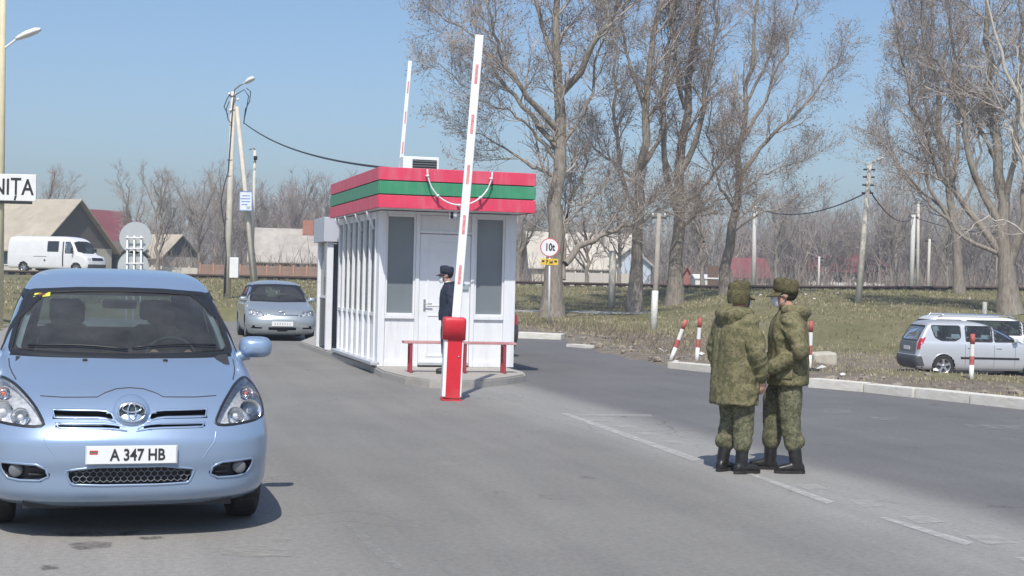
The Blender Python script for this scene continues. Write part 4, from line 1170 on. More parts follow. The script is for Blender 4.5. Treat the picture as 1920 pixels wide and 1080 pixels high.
def build_wagon(label, pos, yaw, pm, rails, group, ext=0.0):
    c = Car([(r[0], r[1], r[2] + ext) + tuple(r[3:]) for r in WAGON])
    root = thing('estate_car', label, 'car', pos, yaw, group)
    ws = rnd([(-.73, 1.03), (0, 1.015), (.73, 1.03), (.69, 1.2), (.64, 1.38), (.61, 1.43), (0, 1.455), (-.61, 1.43), (-.64, 1.38), (-.69, 1.2)], .05)
    sw = [rnd([(1.40, 1.05), (2.02, 1.04), (2.02, 1.46), (1.90, 1.46), (1.66, 1.30)], .04), rnd([(2.10, 1.04), (2.88, 1.04), (2.88, 1.48), (2.10, 1.48)], .04), rnd([(3.04, 1.14), (3.04, 1.48), (3.90, 1.48), (3.80, 1.14), (3.62, 1.05), (3.20, 1.05)], .06)]
    if ext: sw = sw[:1] + [[(p[0] + (ext if p[0] > 2.5 else 0), p[1]) for p in sw[1]], [(p[0] + ext, p[1]) for p in sw[2]]]
    rwn = rnd([(-.66, 1.03), (.66, 1.03), (.60, 1.46), (-.60, 1.46)], .06)
    head = chaikin([(.48, .66), (.80, .68), (.82, .80), (.60, .80)], 1)
    car_parts(root, c, pm, ws, sw, rwn, (.82, 3.55 + ext), .315, .775, head, [chaikin([(-.38, .66), (.38, .66), (.40, .76), (-.40, .76)], 1), chaikin([(-.45, .3), (.45, .3), (.45, .4), (-.45, .4)], 1)], [], [chaikin([(.74, .78), (.86, .78), (.84, 1.14), (.74, 1.12)], 0)], .5, .80, '', (.77, 1.45, 1.08), [([(.95 + .35, .56), (3.05 + ext, .56)], .06)], 5)
    c.panel('B', [(-.84, .235), (.84, .235), (.84, .60), (-.84, .60)], .006, 8, 24).build('rear_bumper', simple('bumper_plastic', (.07, .072, .078), .6), root)
    c.panel('B', [(-.70, .62), (.70, .62), (.68, 1.0), (-.68, 1.0)], .005, 8, 16).build('tailgate_panel', simple('tailgate_grey', (.16, .17, .18), .45, .3), root)
    for s_ in 'RL': c.panel(s_, [(4.12 + ext, .30), (4.40 + ext, .30), (4.40 + ext, .58), (4.22 + ext, .58)], .005, 5, 6).build('bumper_corner', simple('bumper_corner_plastic', (.08, .082, .088), .6), root)
    if rails:
        for sx in (-1, 1):
            m = MB(); m.tube([(sx * .60, 2.2, 1.56), (sx * .59, 2.4, 1.66), (sx * .59, 3.6 + ext, 1.66), (sx * .60, 3.8 + ext, 1.55)], .022, 8); m.build('roof_rail', MT['chrome'], root)
    return root
def place_by(ptw, local, yaw):
    R = Matrix.Rotation(yaw, 3, 'Z'); q = R @ Vector(local); return Vector((ptw.x - q.x, ptw.y - q.y, 0))
yw = rad(94)
wp_ = P(1767, 706, 42.0)
p_ = place_by(wp_, (-.78, 3.55, 0), yw); p_.z = wp_.z
wagon_z = wp_.z
build_wagon('silver estate car parked on the dirt lot, seen from its rear left', p_, yw, paint('bright_silver', (.58, .60, .63), .35, .32, .04, .15), False, 'estate cars on the dirt lot')
q_ = P(1747, 600, 46.5); p_ = place_by(q_, (-.6, 5.0, 0), yw); p_.z = -.80
build_wagon('white long roofed estate car mostly hidden behind the silver estate car', p_, yw, paint('plain_white', (.78, .79, .80), .05, .35, .02, .15), True, 'estate cars on the dirt lot', 1.0)

# dark car leaving on the far side of the booth, only its right rear shows
c_ = Car(COROLLA); yw2 = math.pi + AXZ
r_ = P(968.5, 662, 30.7); p_ = place_by(r_, (-.80, 4.02, 0), yw2)
dk = thing('dark_car', 'dark car with a red tail lamp half hidden behind the booth', 'car', p_, yw2)
car_parts(dk, c_, paint('dark_grey_paint', (.045, .047, .055), .3, .3), ws_c, sw_c, [(-.55, 1.0), (.55, 1.0), (.48, 1.30), (-.48, 1.30)], (.85, 3.45), .305, .755, None, [], [], [chaikin([(.60, .70), (.84, .68), (.83, .92), (.62, .92)], 1)], None, .6, '', (.74, 1.42, 1.0), nz=40, nf=14, ns=30)

# ---- white panel van by the railway
VAN = [
    (.30, .10, 6.35, .88, .4, 3.5, .1, 5), (.38, .03, 6.40, .93, .4, 3.5, .1, 5), (.55, .0, 6.42, .955, .38, 3.5, .1, 5), (.80, .02, 6.42, .965, .36, 3.5, .1, 5), (.98, .06, 6.42, .968, .36, 3.3, .1, 5), (1.08, .16, 6.42, .968, .40, 3, .1, 5),
    (1.16, .42, 6.42, .965, .42, 3, .1, 5), (1.22, .66, 6.42, .96, .36, 3, .1, 5), (1.28, .74, 6.41, .957, .30, 3, .1, 5), (1.60, .95, 6.40, .935, .28, 3, .1, 5), (1.95, 1.20, 6.38, .90, .26, 3, .1, 5), (2.10, 1.36, 6.36, .87, .26, 3, .12, 4),
    (2.22, 1.60, 6.32, .80, .28, 2.8, .14, 4), (2.30, 1.95, 6.20, .62, .3, 2.4, .2, 3), (2.335, 2.4, 5.90, .32, .3, 2, .3, 2.4), (2.34, 2.8, 5.60, .04, .2, 2, .2, 2)]
def build_van():
    c = Car(VAN); white = simple('van_white', (.80, .80, .80), .4, 0, .03, 3, coat=.3, dirt=(.55, .53, .5), dirt_amt=.25)
    q = P(184, 507, 90); yaw = rad(67)
    root = thing('panel_van', 'white panel van parked by the railway at the left', 'van', (q.x, q.y, 1.34), yaw)
    ws = chaikin([(-.84, 1.31), (.84, 1.31), (.80, 1.7), (.76, 2.02), (-.76, 2.02), (-.80, 1.7)], 1)
    sw = [[(1.22, 1.28), (1.80, 1.28), (1.80, 1.98), (1.45, 1.98), (1.22, 1.62)]]
    swin = [(2.35, 1.38), (3.20, 1.38), (3.20, 2.0), (2.35, 2.0)]
    cuts = [('F', ws, 3), ('S', arch_poly(.95, .40), .5), ('S', arch_poly(5.1, .40), .5), ('S', sw[0], .4)]
    body = c.shell(cuts, 60, 16, 50).build('body', white, root)
    c.shell([('F', ws, 3), ('S', sw[0], .4), ('F', [(-1, 0), (1, 0), (1, 1.25), (-1, 1.25)], 1.5), ('S', arch_poly(.95, .46), .3), ('S', arch_poly(5.1, .46), .3)], 30, 8, 30, .04).build('lining', grey_in, body)
    w = c.panel('F', ws, -.003, 8, 10).build('windscreen', car_glass, root); c.strip('F', ws, .05, .006).build('seal', MT['black_plastic'], w)
    for s_ in 'RL':
        g = c.panel(s_, sw[0], -.003, 6, 6).build('side_window', car_glass, root); c.strip(s_, sw[0], .04, .005).build('seal', MT['black_plastic'], g)
        g = c.panel(s_, swin, .004, 6, 6).build('cargo_window', simple('dark_pane', (.02, .022, .03), .1, coat=.6), root); c.strip(s_, swin, .05, .008).build('seal', MT['black_plastic'], g)
        shape_line(root, c, s_, [(1.98, .45), (1.98, 2.0)], .10, MT['black_plastic'], name='door_gap')
        shape_line(root, c, s_, [(3.25, 1.05), (4.3, 1.05)], .035, name='slide_rail')
        h = MB(); h.bbox((c.side(3.4, .8) * (1 if s_ == 'R' else -1), 3.4, .82), (.03, .12, .12), .01); h.build('fuel_cap', MT['black_plastic'], root)
    hl = chaikin([(.58, .86), (.86, .86), (.86, 1.04), (.60, 1.04)], 1)
    for poly in (hl, mirror(hl)): c.panel('F', poly, .004, 5, 5).build('headlight', reflector_m, root)
    c.panel('F', [(-.52, .84), (.52, .84), (.52, 1.03), (-.52, 1.03)], .004, 5, 8).build('grille', MT['black_plastic'], root)
    c.panel('F', [(-.85, .40), (.85, .40), (.85, .62), (-.85, .62)], .012, 5, 14).build('bumper', simple('van_bumper', (.1, .1, .1), .6), root)
    for sg in (1, -1):
        for y in (.95, 5.1): wheel(root, sg * .83, y, .34, .2, sg, 6)
        m = MB(); m.bbox((sg * 1.12, 1.15, 1.45), (.16, .09, .32), .03); m.tube([(sg * .9, 1.25, 1.4), (sg * 1.08, 1.17, 1.42)], .02, 6); m.build('door_mirror', MT['black_plastic'], root)
    arches(c, root, (.95, 5.1), .40, MT['black_plastic'], .03); wheel_wells(root, (.95, 5.1), .93, .41)
    MB().box((0, 2.8, .34), (1.5, 5.0, .1)).build('underbody', MT['black_plastic'], root)
    for x in (.42, -.42): seat(root, x, 1.75, .95, grey_in)
build_van()

# =================================================================== PEOPLE
def camo(name, cols, scale=9.0):
    m, nt, b = mat_new(name)
    n1 = noise_out(nt, scale, 5, 0.65); n2 = noise_out(nt, scale * 2.6, 4, 0.65); n3 = noise_out(nt, 120, 3, .6)
    a = ramp(nt, n1, [(0, cols[0]), (.44, cols[1]), (.53, cols[2]), (.62, cols[0])], 'CONSTANT')
    f = ramp(nt, n2, [(0, (0, 0, 0)), (.58, (1, 1, 1))], 'CONSTANT')
    c = mixc(nt, f, a, cols[3])
    c = mixc(nt, .22, c, cols[0])
    c = mixc(nt, 1.0, c, ramp(nt, n3, [(.3, (.85,) * 3), (.7, (1.15,) * 3)]), 'MULTIPLY')
    nt.links.new(c, b.inputs['Base Color']); b.inputs['Roughness'].default_value = .95; b.inputs['Specular IOR Level'].default_value = .15
    bump(nt, b, n3, .3, .004)
    return m
skin_m = simple('skin', (.50, .28, .20), .55, 0, .08, 14)
camo_coat = camo('camouflage_coat', [(.160, .146, .077), (.214, .190, .110), (.110, .112, .056), (.092, .076, .046)], 13)
camo_tr = camo('camouflage_trousers', [(.135, .134, .082), (.195, .182, .118), (.085, .092, .052), (.060, .056, .038)], 15)
boot_m = simple('black_leather', (.018, .017, .017), .38, 0, .2, 20, dirt=(.10, .09, .08), dirt_amt=.35, dscale=14)
navy_m = simple('navy_cloth', (.020, .026, .048), .85, 0, .15, 20)
hair_m = simple('dark_hair', (.03, .022, .017), .7, 0, .3, 60)
mask_m = simple('mask_white', (.78, .80, .82), .9, 0, .03)

def remesh(mb, voxel, smooth_it=4, disp=None, fac=.5):
    me = bpy.data.meshes.new('tmp'); me.from_pydata(mb.v, [], mb.f); me.update()
    bm = bmesh.new(); bm.from_mesh(me); bmesh.ops.recalc_face_normals(bm, faces=bm.faces[:]); bm.to_mesh(me); bm.free()
    o = bpy.data.objects.new('tmp', me); C.objects.link(o)
    r = o.modifiers.new('r', 'REMESH'); r.mode = 'VOXEL'; r.voxel_size = voxel
    if smooth_it:
        s = o.modifiers.new('s', 'SMOOTH'); s.factor = fac; s.iterations = smooth_it
    bpy.context.view_layer.update()
    out = bpy.data.meshes.new_from_object(o.evaluated_get(bpy.context.evaluated_depsgraph_get()))
    bpy.data.objects.remove(o)
    if disp:
        nrm = [v.normal.copy() for v in out.vertices]
        for v, n in zip(out.vertices, nrm): v.co = v.co + n * disp(v.co)
    out.polygons.foreach_set('use_smooth', [True] * len(out.polygons)); out.materials.clear(); out.update()
    return out
def cap_tube(mb, pts, rads, n=12):
    mb.tube(pts, rads, n)
    for p, r in ((pts[0], rads[0]), (pts[-1], rads[-1])): mb.ell(p, (r, r, r), n, 8)
    for p, r in zip(pts[1:-1], rads[1:-1]): mb.ell(p, (r * 1.0,) * 3, n, 8)
def oval(cx, cy, z, rx, ry, n=24, e=1.0):
    return [Vector((cx + rx * (abs(math.cos(a))**e) * (1 if math.cos(a) >= 0 else -1), cy + ry * (abs(math.sin(a))**e) * (1 if math.sin(a) >= 0 else -1), z)) for a in [2 * math.pi * i / n for i in range(n)]]
def folds(k, seed):
    def f(p):
        arm = smooth(.17, .23, abs(p.x))                     # sleeves wrinkle across, the body of the coat drapes down
        d_ = mnoise.noise((p.x * 8 + seed, p.y * 8, p.z * 2.2)) * .9 + (1 - abs(mnoise.noise((p.x * 13, p.y * 13 - seed, p.z * 3.0 + p.x * 4))) * 2.4) * .5
        w_ = (1 - abs(mnoise.noise((p.x * 5, p.y * 6 - seed, p.z * 12 + p.y * 7))) * 2.4) * .7 + mnoise.noise((p.x * 9, p.y * 9, p.z * 15 + seed)) * .5
        if p.z < .78: arm = max(arm, smooth(.62, .35, p.z) if p.z < .62 else 0)
        b = mnoise.noise((p.x * 24, p.y * 24 + seed, p.z * 26))
        return k * (d_ * (1 - arm) + w_ * arm + b * .14)
    return f
def add_mesh(name, me, mat, parent):
    me.materials.append(mat); o = bpy.data.objects.new(name, me); me.name = name; C.objects.link(o); o.parent = parent; return o
def hand(mb, wrist, tip_dir, palm_n, curl=.6, side=1, s=1.0):
    """palm with four curled fingers of unequal length and a thumb leaving the side of the palm"""
    w = Vector(wrist); d = Vector(tip_dir).normalized(); n = Vector(palm_n).normalized(); a = d.cross(n).normalized() * side
    n = a.cross(d).normalized() * side if a.cross(d).dot(n) * side > 0 else -a.cross(d).normalized() * side
    k = w + d * .045 * s
    M3 = Matrix((a, n, d)).transposed()
    mb.ell(k, (.040 * s, .017 * s, .052 * s), 12, 8, M3)
    for i, L in enumerate((.072, .082, .076, .060)):
        b = w + d * .085 * s + a * (.029 - .0195 * i) * s
        p = [b]; ang = curl * .35; L *= s
        for j, q in enumerate((.45, .32, .23)):
            ang += curl * .55
            p.append(p[-1] + (d * math.cos(ang) + n * math.sin(ang)) * L * q)
        cap_tube(mb, p, [.0100 * s, .0095 * s, .0088 * s, .0078 * s], 8)
    t0 = w + d * .028 * s + a * .032 * s
    cap_tube(mb, [t0, t0 + (d * .7 + a * .6 + n * .3).normalized() * .036 * s, t0 + (d * .7 + a * .6 + n * .3).normalized() * .036 * s + (d + n * .6).normalized() * .028 * s], [.0125 * s, .0105 * s, .009 * s], 8)

def person(label, loc, rz, pose, group=None, s=1.0, voxel=.0095):
    """local frame: faces -Y, left hand towards +X"""
    B = MB(); hy = pose.get('head', (0, -.02)); hz = 1.595
    # head with jaw, nose, brow, ears
    hx, hyy = hy
    turn = pose.get('turn', 0.0); T = Matrix.Rotation(turn, 3, 'Z')
    def H(x, y, z): q = T @ Vector((x, y, 0)); return Vector((hx + q.x, hyy + q.y, hz + z))
    B.ell(H(0, .01, .03), (.076, .098, .095), 18, 12, T); B.ell(H(0, -.025, -.045), (.058, .068, .075), 16, 10, T); B.ell(H(0, -.06, -.088), (.034, .03, .028), 12, 8, T)
    B.ell(H(0, -.100, -.022), (.014, .022, .026), 10, 8, T); B.ell(H(0, -.083, .026), (.052, .018, .012), 12, 6, T)
    for sg in (1, -1): B.ell(H(sg * .077, .012, -.008), (.010, .020, .032), 10, 8, T); B.ell(H(sg * .033, -.075, -.035), (.024, .018, .02), 10, 6, T)
    cap_tube(B, [H(0, .02, -.06), Vector((0, .02, 1.40))], [.052, .058])
    # trunk and limbs (hidden below the clothes)
    B.loft([oval(0, .01, .86, .13, .10), oval(0, .01, .98, .14, .105), oval(0, .01, 1.12, .13, .10), oval(0, .01, 1.28, .16, .11), oval(0, .015, 1.39, .15, .085), oval(0, .02, 1.45, .06, .055)])
    for k in ('L', 'R'):
        sg = 1 if k == 'L' else -1
        sh, el, wr = Vector((sg * .185, .015, 1.385)), Vector(pose[k + 'e']), Vector(pose[k + 'w'])
        cap_tube(B, [sh, el, wr], [.05, .042, .030])
        hd = pose.get(k + 'h'); hand(B, wr, hd[0], hd[1], hd[2], hd[3])
        hp, kn, an = Vector((sg * .09, .01, .90)), Vector(pose[k + 'k']), Vector(pose[k + 'a'])
        cap_tube(B, [hp, kn, an], [.08, .055, .042])
        td = Vector(pose[k + 't']); td = Vector((td.x, td.y, 0)).normalized()
        cap_tube(B, [an + Vector((0, 0, -.04)), an + td * .13 + Vector((0, 0, -.055))], [.035, .028])
    me = remesh(B, voxel, 3)
    o = bpy.data.objects.new('person', me); C.objects.link(o); me.materials.append(skin_m); me.name = 'person'
    o.location = loc; o.rotation_euler = (0, 0, rz); o.scale = (s, s, s)
    tag(o, label, 'person', group)
    for sg in (1, -1):
        e = MB(); e.ell(H(sg * .031, -.082, .002), (.011, .008, .007), 10, 6, T); e.build('eye', simple('eye', (.05, .04, .035), .2), o)
    m = MB(); m.ell(H(0, -.088, -.064), (.022, .007, .006), 10, 6, T); m.build('mouth', simple('lips', (.36, .14, .12), .5), o)
    # hair: shell over the back and sides of the skull
    hr = MB(); hr.ell(H(0, .022, .025), (.081, .098, .098), 18, 12, T); hme = remesh(hr, .012, 1)
    bm = bmesh.new(); bm.from_mesh(hme)
    inv = T.inverted()
    kill = []
    for v in bm.verts:
        q = inv @ (v.co - Vector((hx, hyy, hz)))
        if (q.y < -.045 + max(0, q.z) * -.3 and q.z < .05) or q.z < -.055 or (q.y < .02 and q.z < -.005 and q.y > -.04 and abs(q.x) > .05): kill.append(v)
    bmesh.ops.delete(bm, geom=kill, context='VERTS'); bm.to_mesh(hme); bm.free()
    add_mesh('hair', hme, hair_m, o)
    # trousers
    tm = MB()
    tm.loft([oval(0, .015, .80, .165, .125), oval(0, .015, .92, .178, .135), oval(0, .015, 1.02, .165, .13)])
    for k in ('L', 'R'):
        sg = 1 if k == 'L' else -1; kn, an = Vector(pose[k + 'k']), Vector(pose[k + 'a'])
        cap_tube(tm, [Vector((sg * .085, .015, .88)), kn + Vector((0, 0, .18)) * .6 + (Vector((sg * .085, .015, .88)) - kn) * .1, kn, kn * .45 + an * .55, an + Vector((0, 0, pose.get('tuck', .20)))], [.112, .106, .092, .084, .068], 14)
    add_mesh('trousers', remesh(tm, .012, 4, folds(.010, 3.3 + hash(label) % 7)), pose['trouser_m'], o)
    # boots
    for k in ('L', 'R'):
        bt_ = MB(); an = Vector(pose[k + 'a']); td = Vector(pose[k + 't']); td = Vector((td.x, td.y, 0)).normalized(); sd_ = Vector((-td.y, td.x, 0))
        up = (Vector(pose[k + 'k']) - an).normalized()
        cap_tube(bt_, [an + up * .20, an + up * .08, an + Vector((0, 0, -.02))], [.063, .058, .054], 14)
        rings = []
        for t, w_, h_ in ((-.07, .028, .05), (-.055, .038, .075), (0, .043, .09), (.06, .045, .078), (.12, .050, .06), (.165, .046, .05), (.195, .025, .036)):
            c = an + td * t; rings.append([Vector((c.x, c.y, 0)) + sd_ * (w_ * (abs(math.cos(a))**.7) * (1 if math.cos(a) >= 0 else -1)) + Vector((0, 0, max(.022, .022 + h_ * .5 + h_ * .5 * math.sin(a)))) for a in [2 * math.pi * i / 16 for i in range(16)]])
        bt_.loft(rings)
        b_ = add_mesh('boot', remesh(bt_, .009, 3, folds(.003, 1.7)), boot_m, o)
        so = MB(); rr = []
        for z, g in ((.002, 1.0), (.03, 1.02)):
            rr.append([Vector((an.x, an.y, z)) + td * (.062 + .14 * math.cos(a) * g) + sd_ * (.049 * (abs(math.sin(a))**.75) * (1 if math.sin(a) >= 0 else -1) * g * (.88 + .12 * math.cos(a))) for a in [2 * math.pi * i / 24 for i in range(24)]])
        so.loft(rr, sm=False).build('sole', MT['rubber'], b_, fix=True)
    # jacket
    hem = pose.get('hem', .80); cm = MB(); fl = pose.get('flare', 1.0); bulk = pose.get('bulk', 1.0)
    cm.loft([oval(0, .015, hem, .225 * fl, .175 * fl, e=.9), oval(0, .015, hem + .12, .228 * (fl * .6 + .4), .178 * (fl * .6 + .4), e=.9), oval(0, .015, 1.06, .218 * bulk, .168 * bulk, e=.9), oval(0, .01, 1.22, .228 * bulk, .168 * bulk, e=.88), oval(0, .01, 1.34, .222 * bulk, .150 * bulk, e=.85), oval(0, .015, 1.415, .175, .115), oval(0, .015, 1.46, .095, .085)])
    for k in ('L', 'R'):
        sg = 1 if k == 'L' else -1; el, wr = Vector(pose[k + 'e']), Vector(pose[k + 'w'])
        cap_tube(cm, [Vector((sg * .165, .015, 1.365)), (Vector((sg * .185, .015, 1.36)) + el) / 2, el, (el + wr) / 2, el * .06 + wr * .94], [.092 * bulk, .088 * bulk, .080 * bulk, .072 * bulk, .058], 14)
    jk = add_mesh('jacket', remesh(cm, .0115, 5, folds(pose.get('fold', .012), 1.1 + len(label) % 5)), pose['jacket_m'], o)
    if pose.get('hood'):
        hm = MB(); n = 20
        for i in range(11):
            a = -.35 + (math.pi + .7) * i / 10; r = .055 + .035 * math.sin(math.pi * i / 10)
            hm.ell((.125 * math.cos(a), .015 + .105 * math.sin(a), 1.455 - .012 * math.sin(a)), (r, r, r * .85), 12, 8)
        hm.ell((0, .12, 1.40), (.13, .06, .085), 14, 8)
        add_mesh('hood', remesh(hm, .012, 6, folds(.008, 8.2)), pose['jacket_m'], jk)
    else:
        hm = MB(); hm.tube([(.085 * math.cos(a), .015 + .078 * math.sin(a), 1.465 + .012 * math.sin(a)) for a in [2 * math.pi * i / 20 for i in range(21)]], .022, 8, False); hm.build('collar', pose['jacket_m'], jk)
    for sx, sy, z, w_, h_ in pose.get('pockets', ()):
        q = MB(); a = math.atan2(sy, sx); 
        q.bbox((0, 0, 0), (.15 * w_, .03, .16 * h_), .012); q.bbox((0, -.016, .055 * h_), (.155 * w_, .012, .05), .005)
        po = q.build('pocket', pose['jacket_m'], jk); po.location = (sx, sy, z); po.rotation_euler = (0, 0, a + math.pi / 2)
    return o, H, T
ARM_DOWN = dict(Le=(.265, .03, 1.12), Lw=(.27, -.03, .87), Re=(-.265, .03, 1.12), Rw=(-.27, -.03, .87), Lh=((.0, -.1, -1), (-1, 0, 0), .6, -1), Rh=((0, -.1, -1), (1, 0, 0), .6, 1))
STAND = dict(Lk=(.10, -.015, .49), La=(.11, .02, .085), Lt=(.25, -1), Rk=(-.10, -.015, .49), Ra=(-.11, .02, .085), Rt=(-.25, -1))

def field_cap(o, H, T, mat, brim=True, flaps=True):
    m = MB(); rings = []
    for z, rx, ry in ((.010, .088, .108), (.05, .092, .112), (.10, .094, .114), (.128, .090, .108), (.142, .070, .085), (.146, .02, .03)):
        rings.append([T @ Vector((rx * math.cos(a), .012 + ry * math.sin(a), 0)) + H(0, 0, z + (.012 if math.sin(a) < 0 else -.004)) - T @ Vector((0, 0, 0)) for a in [2 * math.pi * i / 28 for i in range(28)]])
    m.loft(rings); c = m.build('cap', mat, o, fix=True)
    if flaps:
        f = MB(); rr = []
        for z, k in ((-.055, .99), (-.02, 1.06), (.03, 1.08), (.066, 1.05), (.07, .99)):
            rr.append([T @ Vector((.090 * k * math.cos(a), .014 + .110 * k * math.sin(a), 0)) + H(0, 0, z) for a in [rad(-28) + rad(236) * i / 24 for i in range(25)]])
        v = [p for r in rr for p in r]; f.add(v, [(j * 25 + i, j * 25 + i + 1, (j + 1) * 25 + i + 1, (j + 1) * 25 + i) for j in range(4) for i in range(24)], True); f.build('ear_flap', mat, c)
    if brim:
        b = MB(); v = []
        for i in range(17):
            a = rad(200) + rad(140) * i / 16
            for k, dz in ((.96, .022), (1.25 + .35 * math.sin(math.pi * i / 16), -.004 - .012 * math.sin(math.pi * i / 16)), (1.25 + .35 * math.sin(math.pi * i / 16), -.010 - .012 * math.sin(math.pi * i / 16)), (.96, .014)):
                v.append(T @ Vector((.090 * k * math.cos(a), .012 + .110 * k * math.sin(a), 0)) + H(0, 0, dz))
        b.add(v, [(4 * i + t, 4 * i + (t + 1) % 4, 4 * i + 4 + (t + 1) % 4, 4 * i + 4 + t) for i in range(16) for t in range(4)], True); b.build('cap_brim', mat, c)
    return c
def face_mask(o, H, T, low=0.0):
    m = MB(); v = []
    for j, z in enumerate((.0, -.025, -.055, -.085, -.108)):
        for i in range(13):
            a = rad(205) + rad(130) * i / 12
            r = (.068, .079, .078, .070, .056)[j]; fy = (1.42, 1.46, 1.38, 1.34, 1.5)[j]
            v.append(T @ Vector((r * math.cos(a), -.012 + r * fy * math.sin(a), 0)) + H(0, 0, z - low))
    m.add(v, [(j * 13 + i, j * 13 + i + 1, (j + 1) * 13 + i + 1, (j + 1) * 13 + i) for j in range(4) for i in range(12)], True)
    k = m.build('face_mask', mask_m, o)
    for sg in (1, -1):
        t = MB(); t.tube([H(sg * .062, -.042, -.012 - low), H(sg * .080, .0, -.0 - low * .5), H(sg * .083, .026, -.012), H(sg * .078, .0, -.05 - low * .5), H(sg * .05, -.052, -.095 - low)], .0025, 5); t.build('ear_loop', mask_m, k)

cap_camo = camo('camouflage_cap', [(.100, .088, .045), (.13, .115, .062), (.072, .07, .036), (.06, .05, .03)], 14)
# soldier with his back to the camera
g = G(1376, 886)
pose = dict(ARM_DOWN); pose.update(STAND)
pose.update(Le=(.275, .02, 1.10), Lw=(.27, -.06, .86), Re=(-.275, .0, 1.10), Rw=(-.235, -.10, .86), jacket_m=camo_coat, trouser_m=camo_tr, hem=.63, flare=1.06, bulk=1.0, hood=True, fold=.018, head=(0, -.02), turn=rad(8), tuck=.19,
            Lk=(.10, -.03, .49), La=(.115, .045, .085), Lt=(.35, -1), Rk=(-.095, -.02, .49), Ra=(-.10, .0, .085), Rt=(-.1, -1), pockets=((.21, -.10, .82, 1, 1), (-.21, -.10, .82, 1, 1)))
o, H, T = person('soldier seen from behind in long camouflage coat and ear flap cap, standing on the road', (g.x, g.y, 0), rad(122), pose, 'two soldiers talking on the road', .965)
field_cap(o, H, T, cap_camo); face_mask(o, H, T)
# soldier facing him, in profile
g = G(1470, 884)
pose = dict(ARM_DOWN); pose.update(STAND)
pose.update(Le=(.285, .09, 1.11), Lw=(.245, -.165, .935), Lh=((-.35, -.6, -.75), (-.8, .5, .0), .9, -1), Re=(-.265, .02, 1.10), Rw=(-.06, -.215, .93), Rh=((.55, -.35, -.75), (.3, 1, .2), .9, 1), jacket_m=camo_coat, trouser_m=camo_tr, hem=.79, flare=1.04, bulk=1.03, hood=True, fold=.018, head=(0, -.035), turn=rad(-6), tuck=.20,
            Lk=(.105, .03, .49), La=(.115, .10, .085), Lt=(.15, -1), Rk=(-.10, -.10, .49), Ra=(-.11, -.12, .085), Rt=(-.2, -1), pockets=((.235, -.04, .93, 1, 1), (-.2, -.12, .93, 1, 1)))
o, H, T = person('soldier in camouflage jacket and white face mask, in profile facing the other soldier', (g.x, g.y, 0), rad(-96), pose, 'two soldiers talking on the road', .985)
field_cap(o, H, T, cap_camo, True, False); face_mask(o, H, T)
# guard by the booth door
g = P(838, 690, 23.0)
pose = dict(ARM_DOWN); pose.update(STAND)
pose.update(Le=(.25, .06, 1.12), Lw=(.235, -.04, .88), Re=(-.25, .06, 1.12), Rw=(-.235, -.04, .88), jacket_m=navy_m, trouser_m=navy_m, hem=.86, flare=.96, bulk=.95, fold=.008, head=(0, -.05), turn=0, tuck=.12)
o, H, T = person('guard in dark navy uniform and peaked cap behind the barrier cabinet', (g.x, g.y, .126), rad(-86), pose, None, .985, .012)
field_cap(o, H, T, navy_m, True, False); face_mask(o, H, T, .03)
em = MB(); em.bbox((.238, -.0, 1.24), (.012, .07, .085), .004); em.build('arm_badge', simple('badge_violet', (.09, .06, .30), .7), o)
sc = MB(); sc.tube([(.06 * math.cos(a), .005 + .065 * math.sin(a), 1.475) for a in [2 * math.pi * i / 16 for i in range(17)]], .016, 8, False); sc.build('shirt_collar', mask_m, o)

# driver of the blue car
def seated(label, mat_world, x):
    B = MB(); hz = 1.245
    B.ell((x, 2.30, hz + .03), (.076, .098, .1), 16, 10); B.ell((x, 2.27, hz - .04), (.058, .068, .075), 14, 8); B.ell((x, 2.20, hz - .02), (.014, .02, .024), 8, 6)
    cap_tube(B, [Vector((x, 2.31, hz - .05)), Vector((x, 2.33, 1.08))], [.052, .06])
    B.loft([oval(x, 2.22, .66, .16, .13), oval(x, 2.27, .80, .17, .13), oval(x, 2.32, .95, .19, .12), oval(x, 2.33, 1.05, .17, .09), oval(x, 2.33, 1.10, .07, .06)])
    for sg in (1, -1):
        wr = Vector((x + sg * .16, 1.80, 1.02)); cap_tube(B, [Vector((x + sg * .20, 2.30, 1.03)), Vector((x + sg * .27, 2.08, .88)), wr], [.06, .05, .034]); hand(B, wr, (-sg * .2, -1, .45), (-sg * .6, .2, -.5), .9, sg)
        cap_tube(B, [Vector((x + sg * .1, 2.2, .68)), Vector((x + sg * .12, 1.80, .72)), Vector((x + sg * .12, 1.72, .45))], [.085, .065, .05])
    me = remesh(B, .012, 3); o = bpy.data.objects.new('person', me); me.materials.append(skin_m); C.objects.link(o); o.matrix_world = mat_world; tag(o, label, 'person')
    J = MB(); J.loft([oval(x, 2.22, .62, .19, .15), oval(x, 2.27, .80, .20, .155), oval(x, 2.31, .96, .215, .14), oval(x, 2.33, 1.06, .18, .11), oval(x, 2.33, 1.11, .085, .08)])
    for sg in (1, -1): cap_tube(J, [Vector((x + sg * .19, 2.31, 1.02)), Vector((x + sg * .27, 2.08, .88)), Vector((x + sg * .175, 1.86, 1.0))], [.085, .075, .05])
    add_mesh('jacket', remesh(J, .014, 4, folds(.01, 2)), simple('dark_jacket', (.03, .03, .034), .9), o)
    h = MB(); h.ell((x, 2.325, hz + .05), (.083, .095, .095), 14, 8); h.build('hair', hair_m, o)
bpy.context.view_layer.update()
seated('driver in a dark jacket at the wheel of the blue people carrier', verso.matrix_world.copy(), .36)

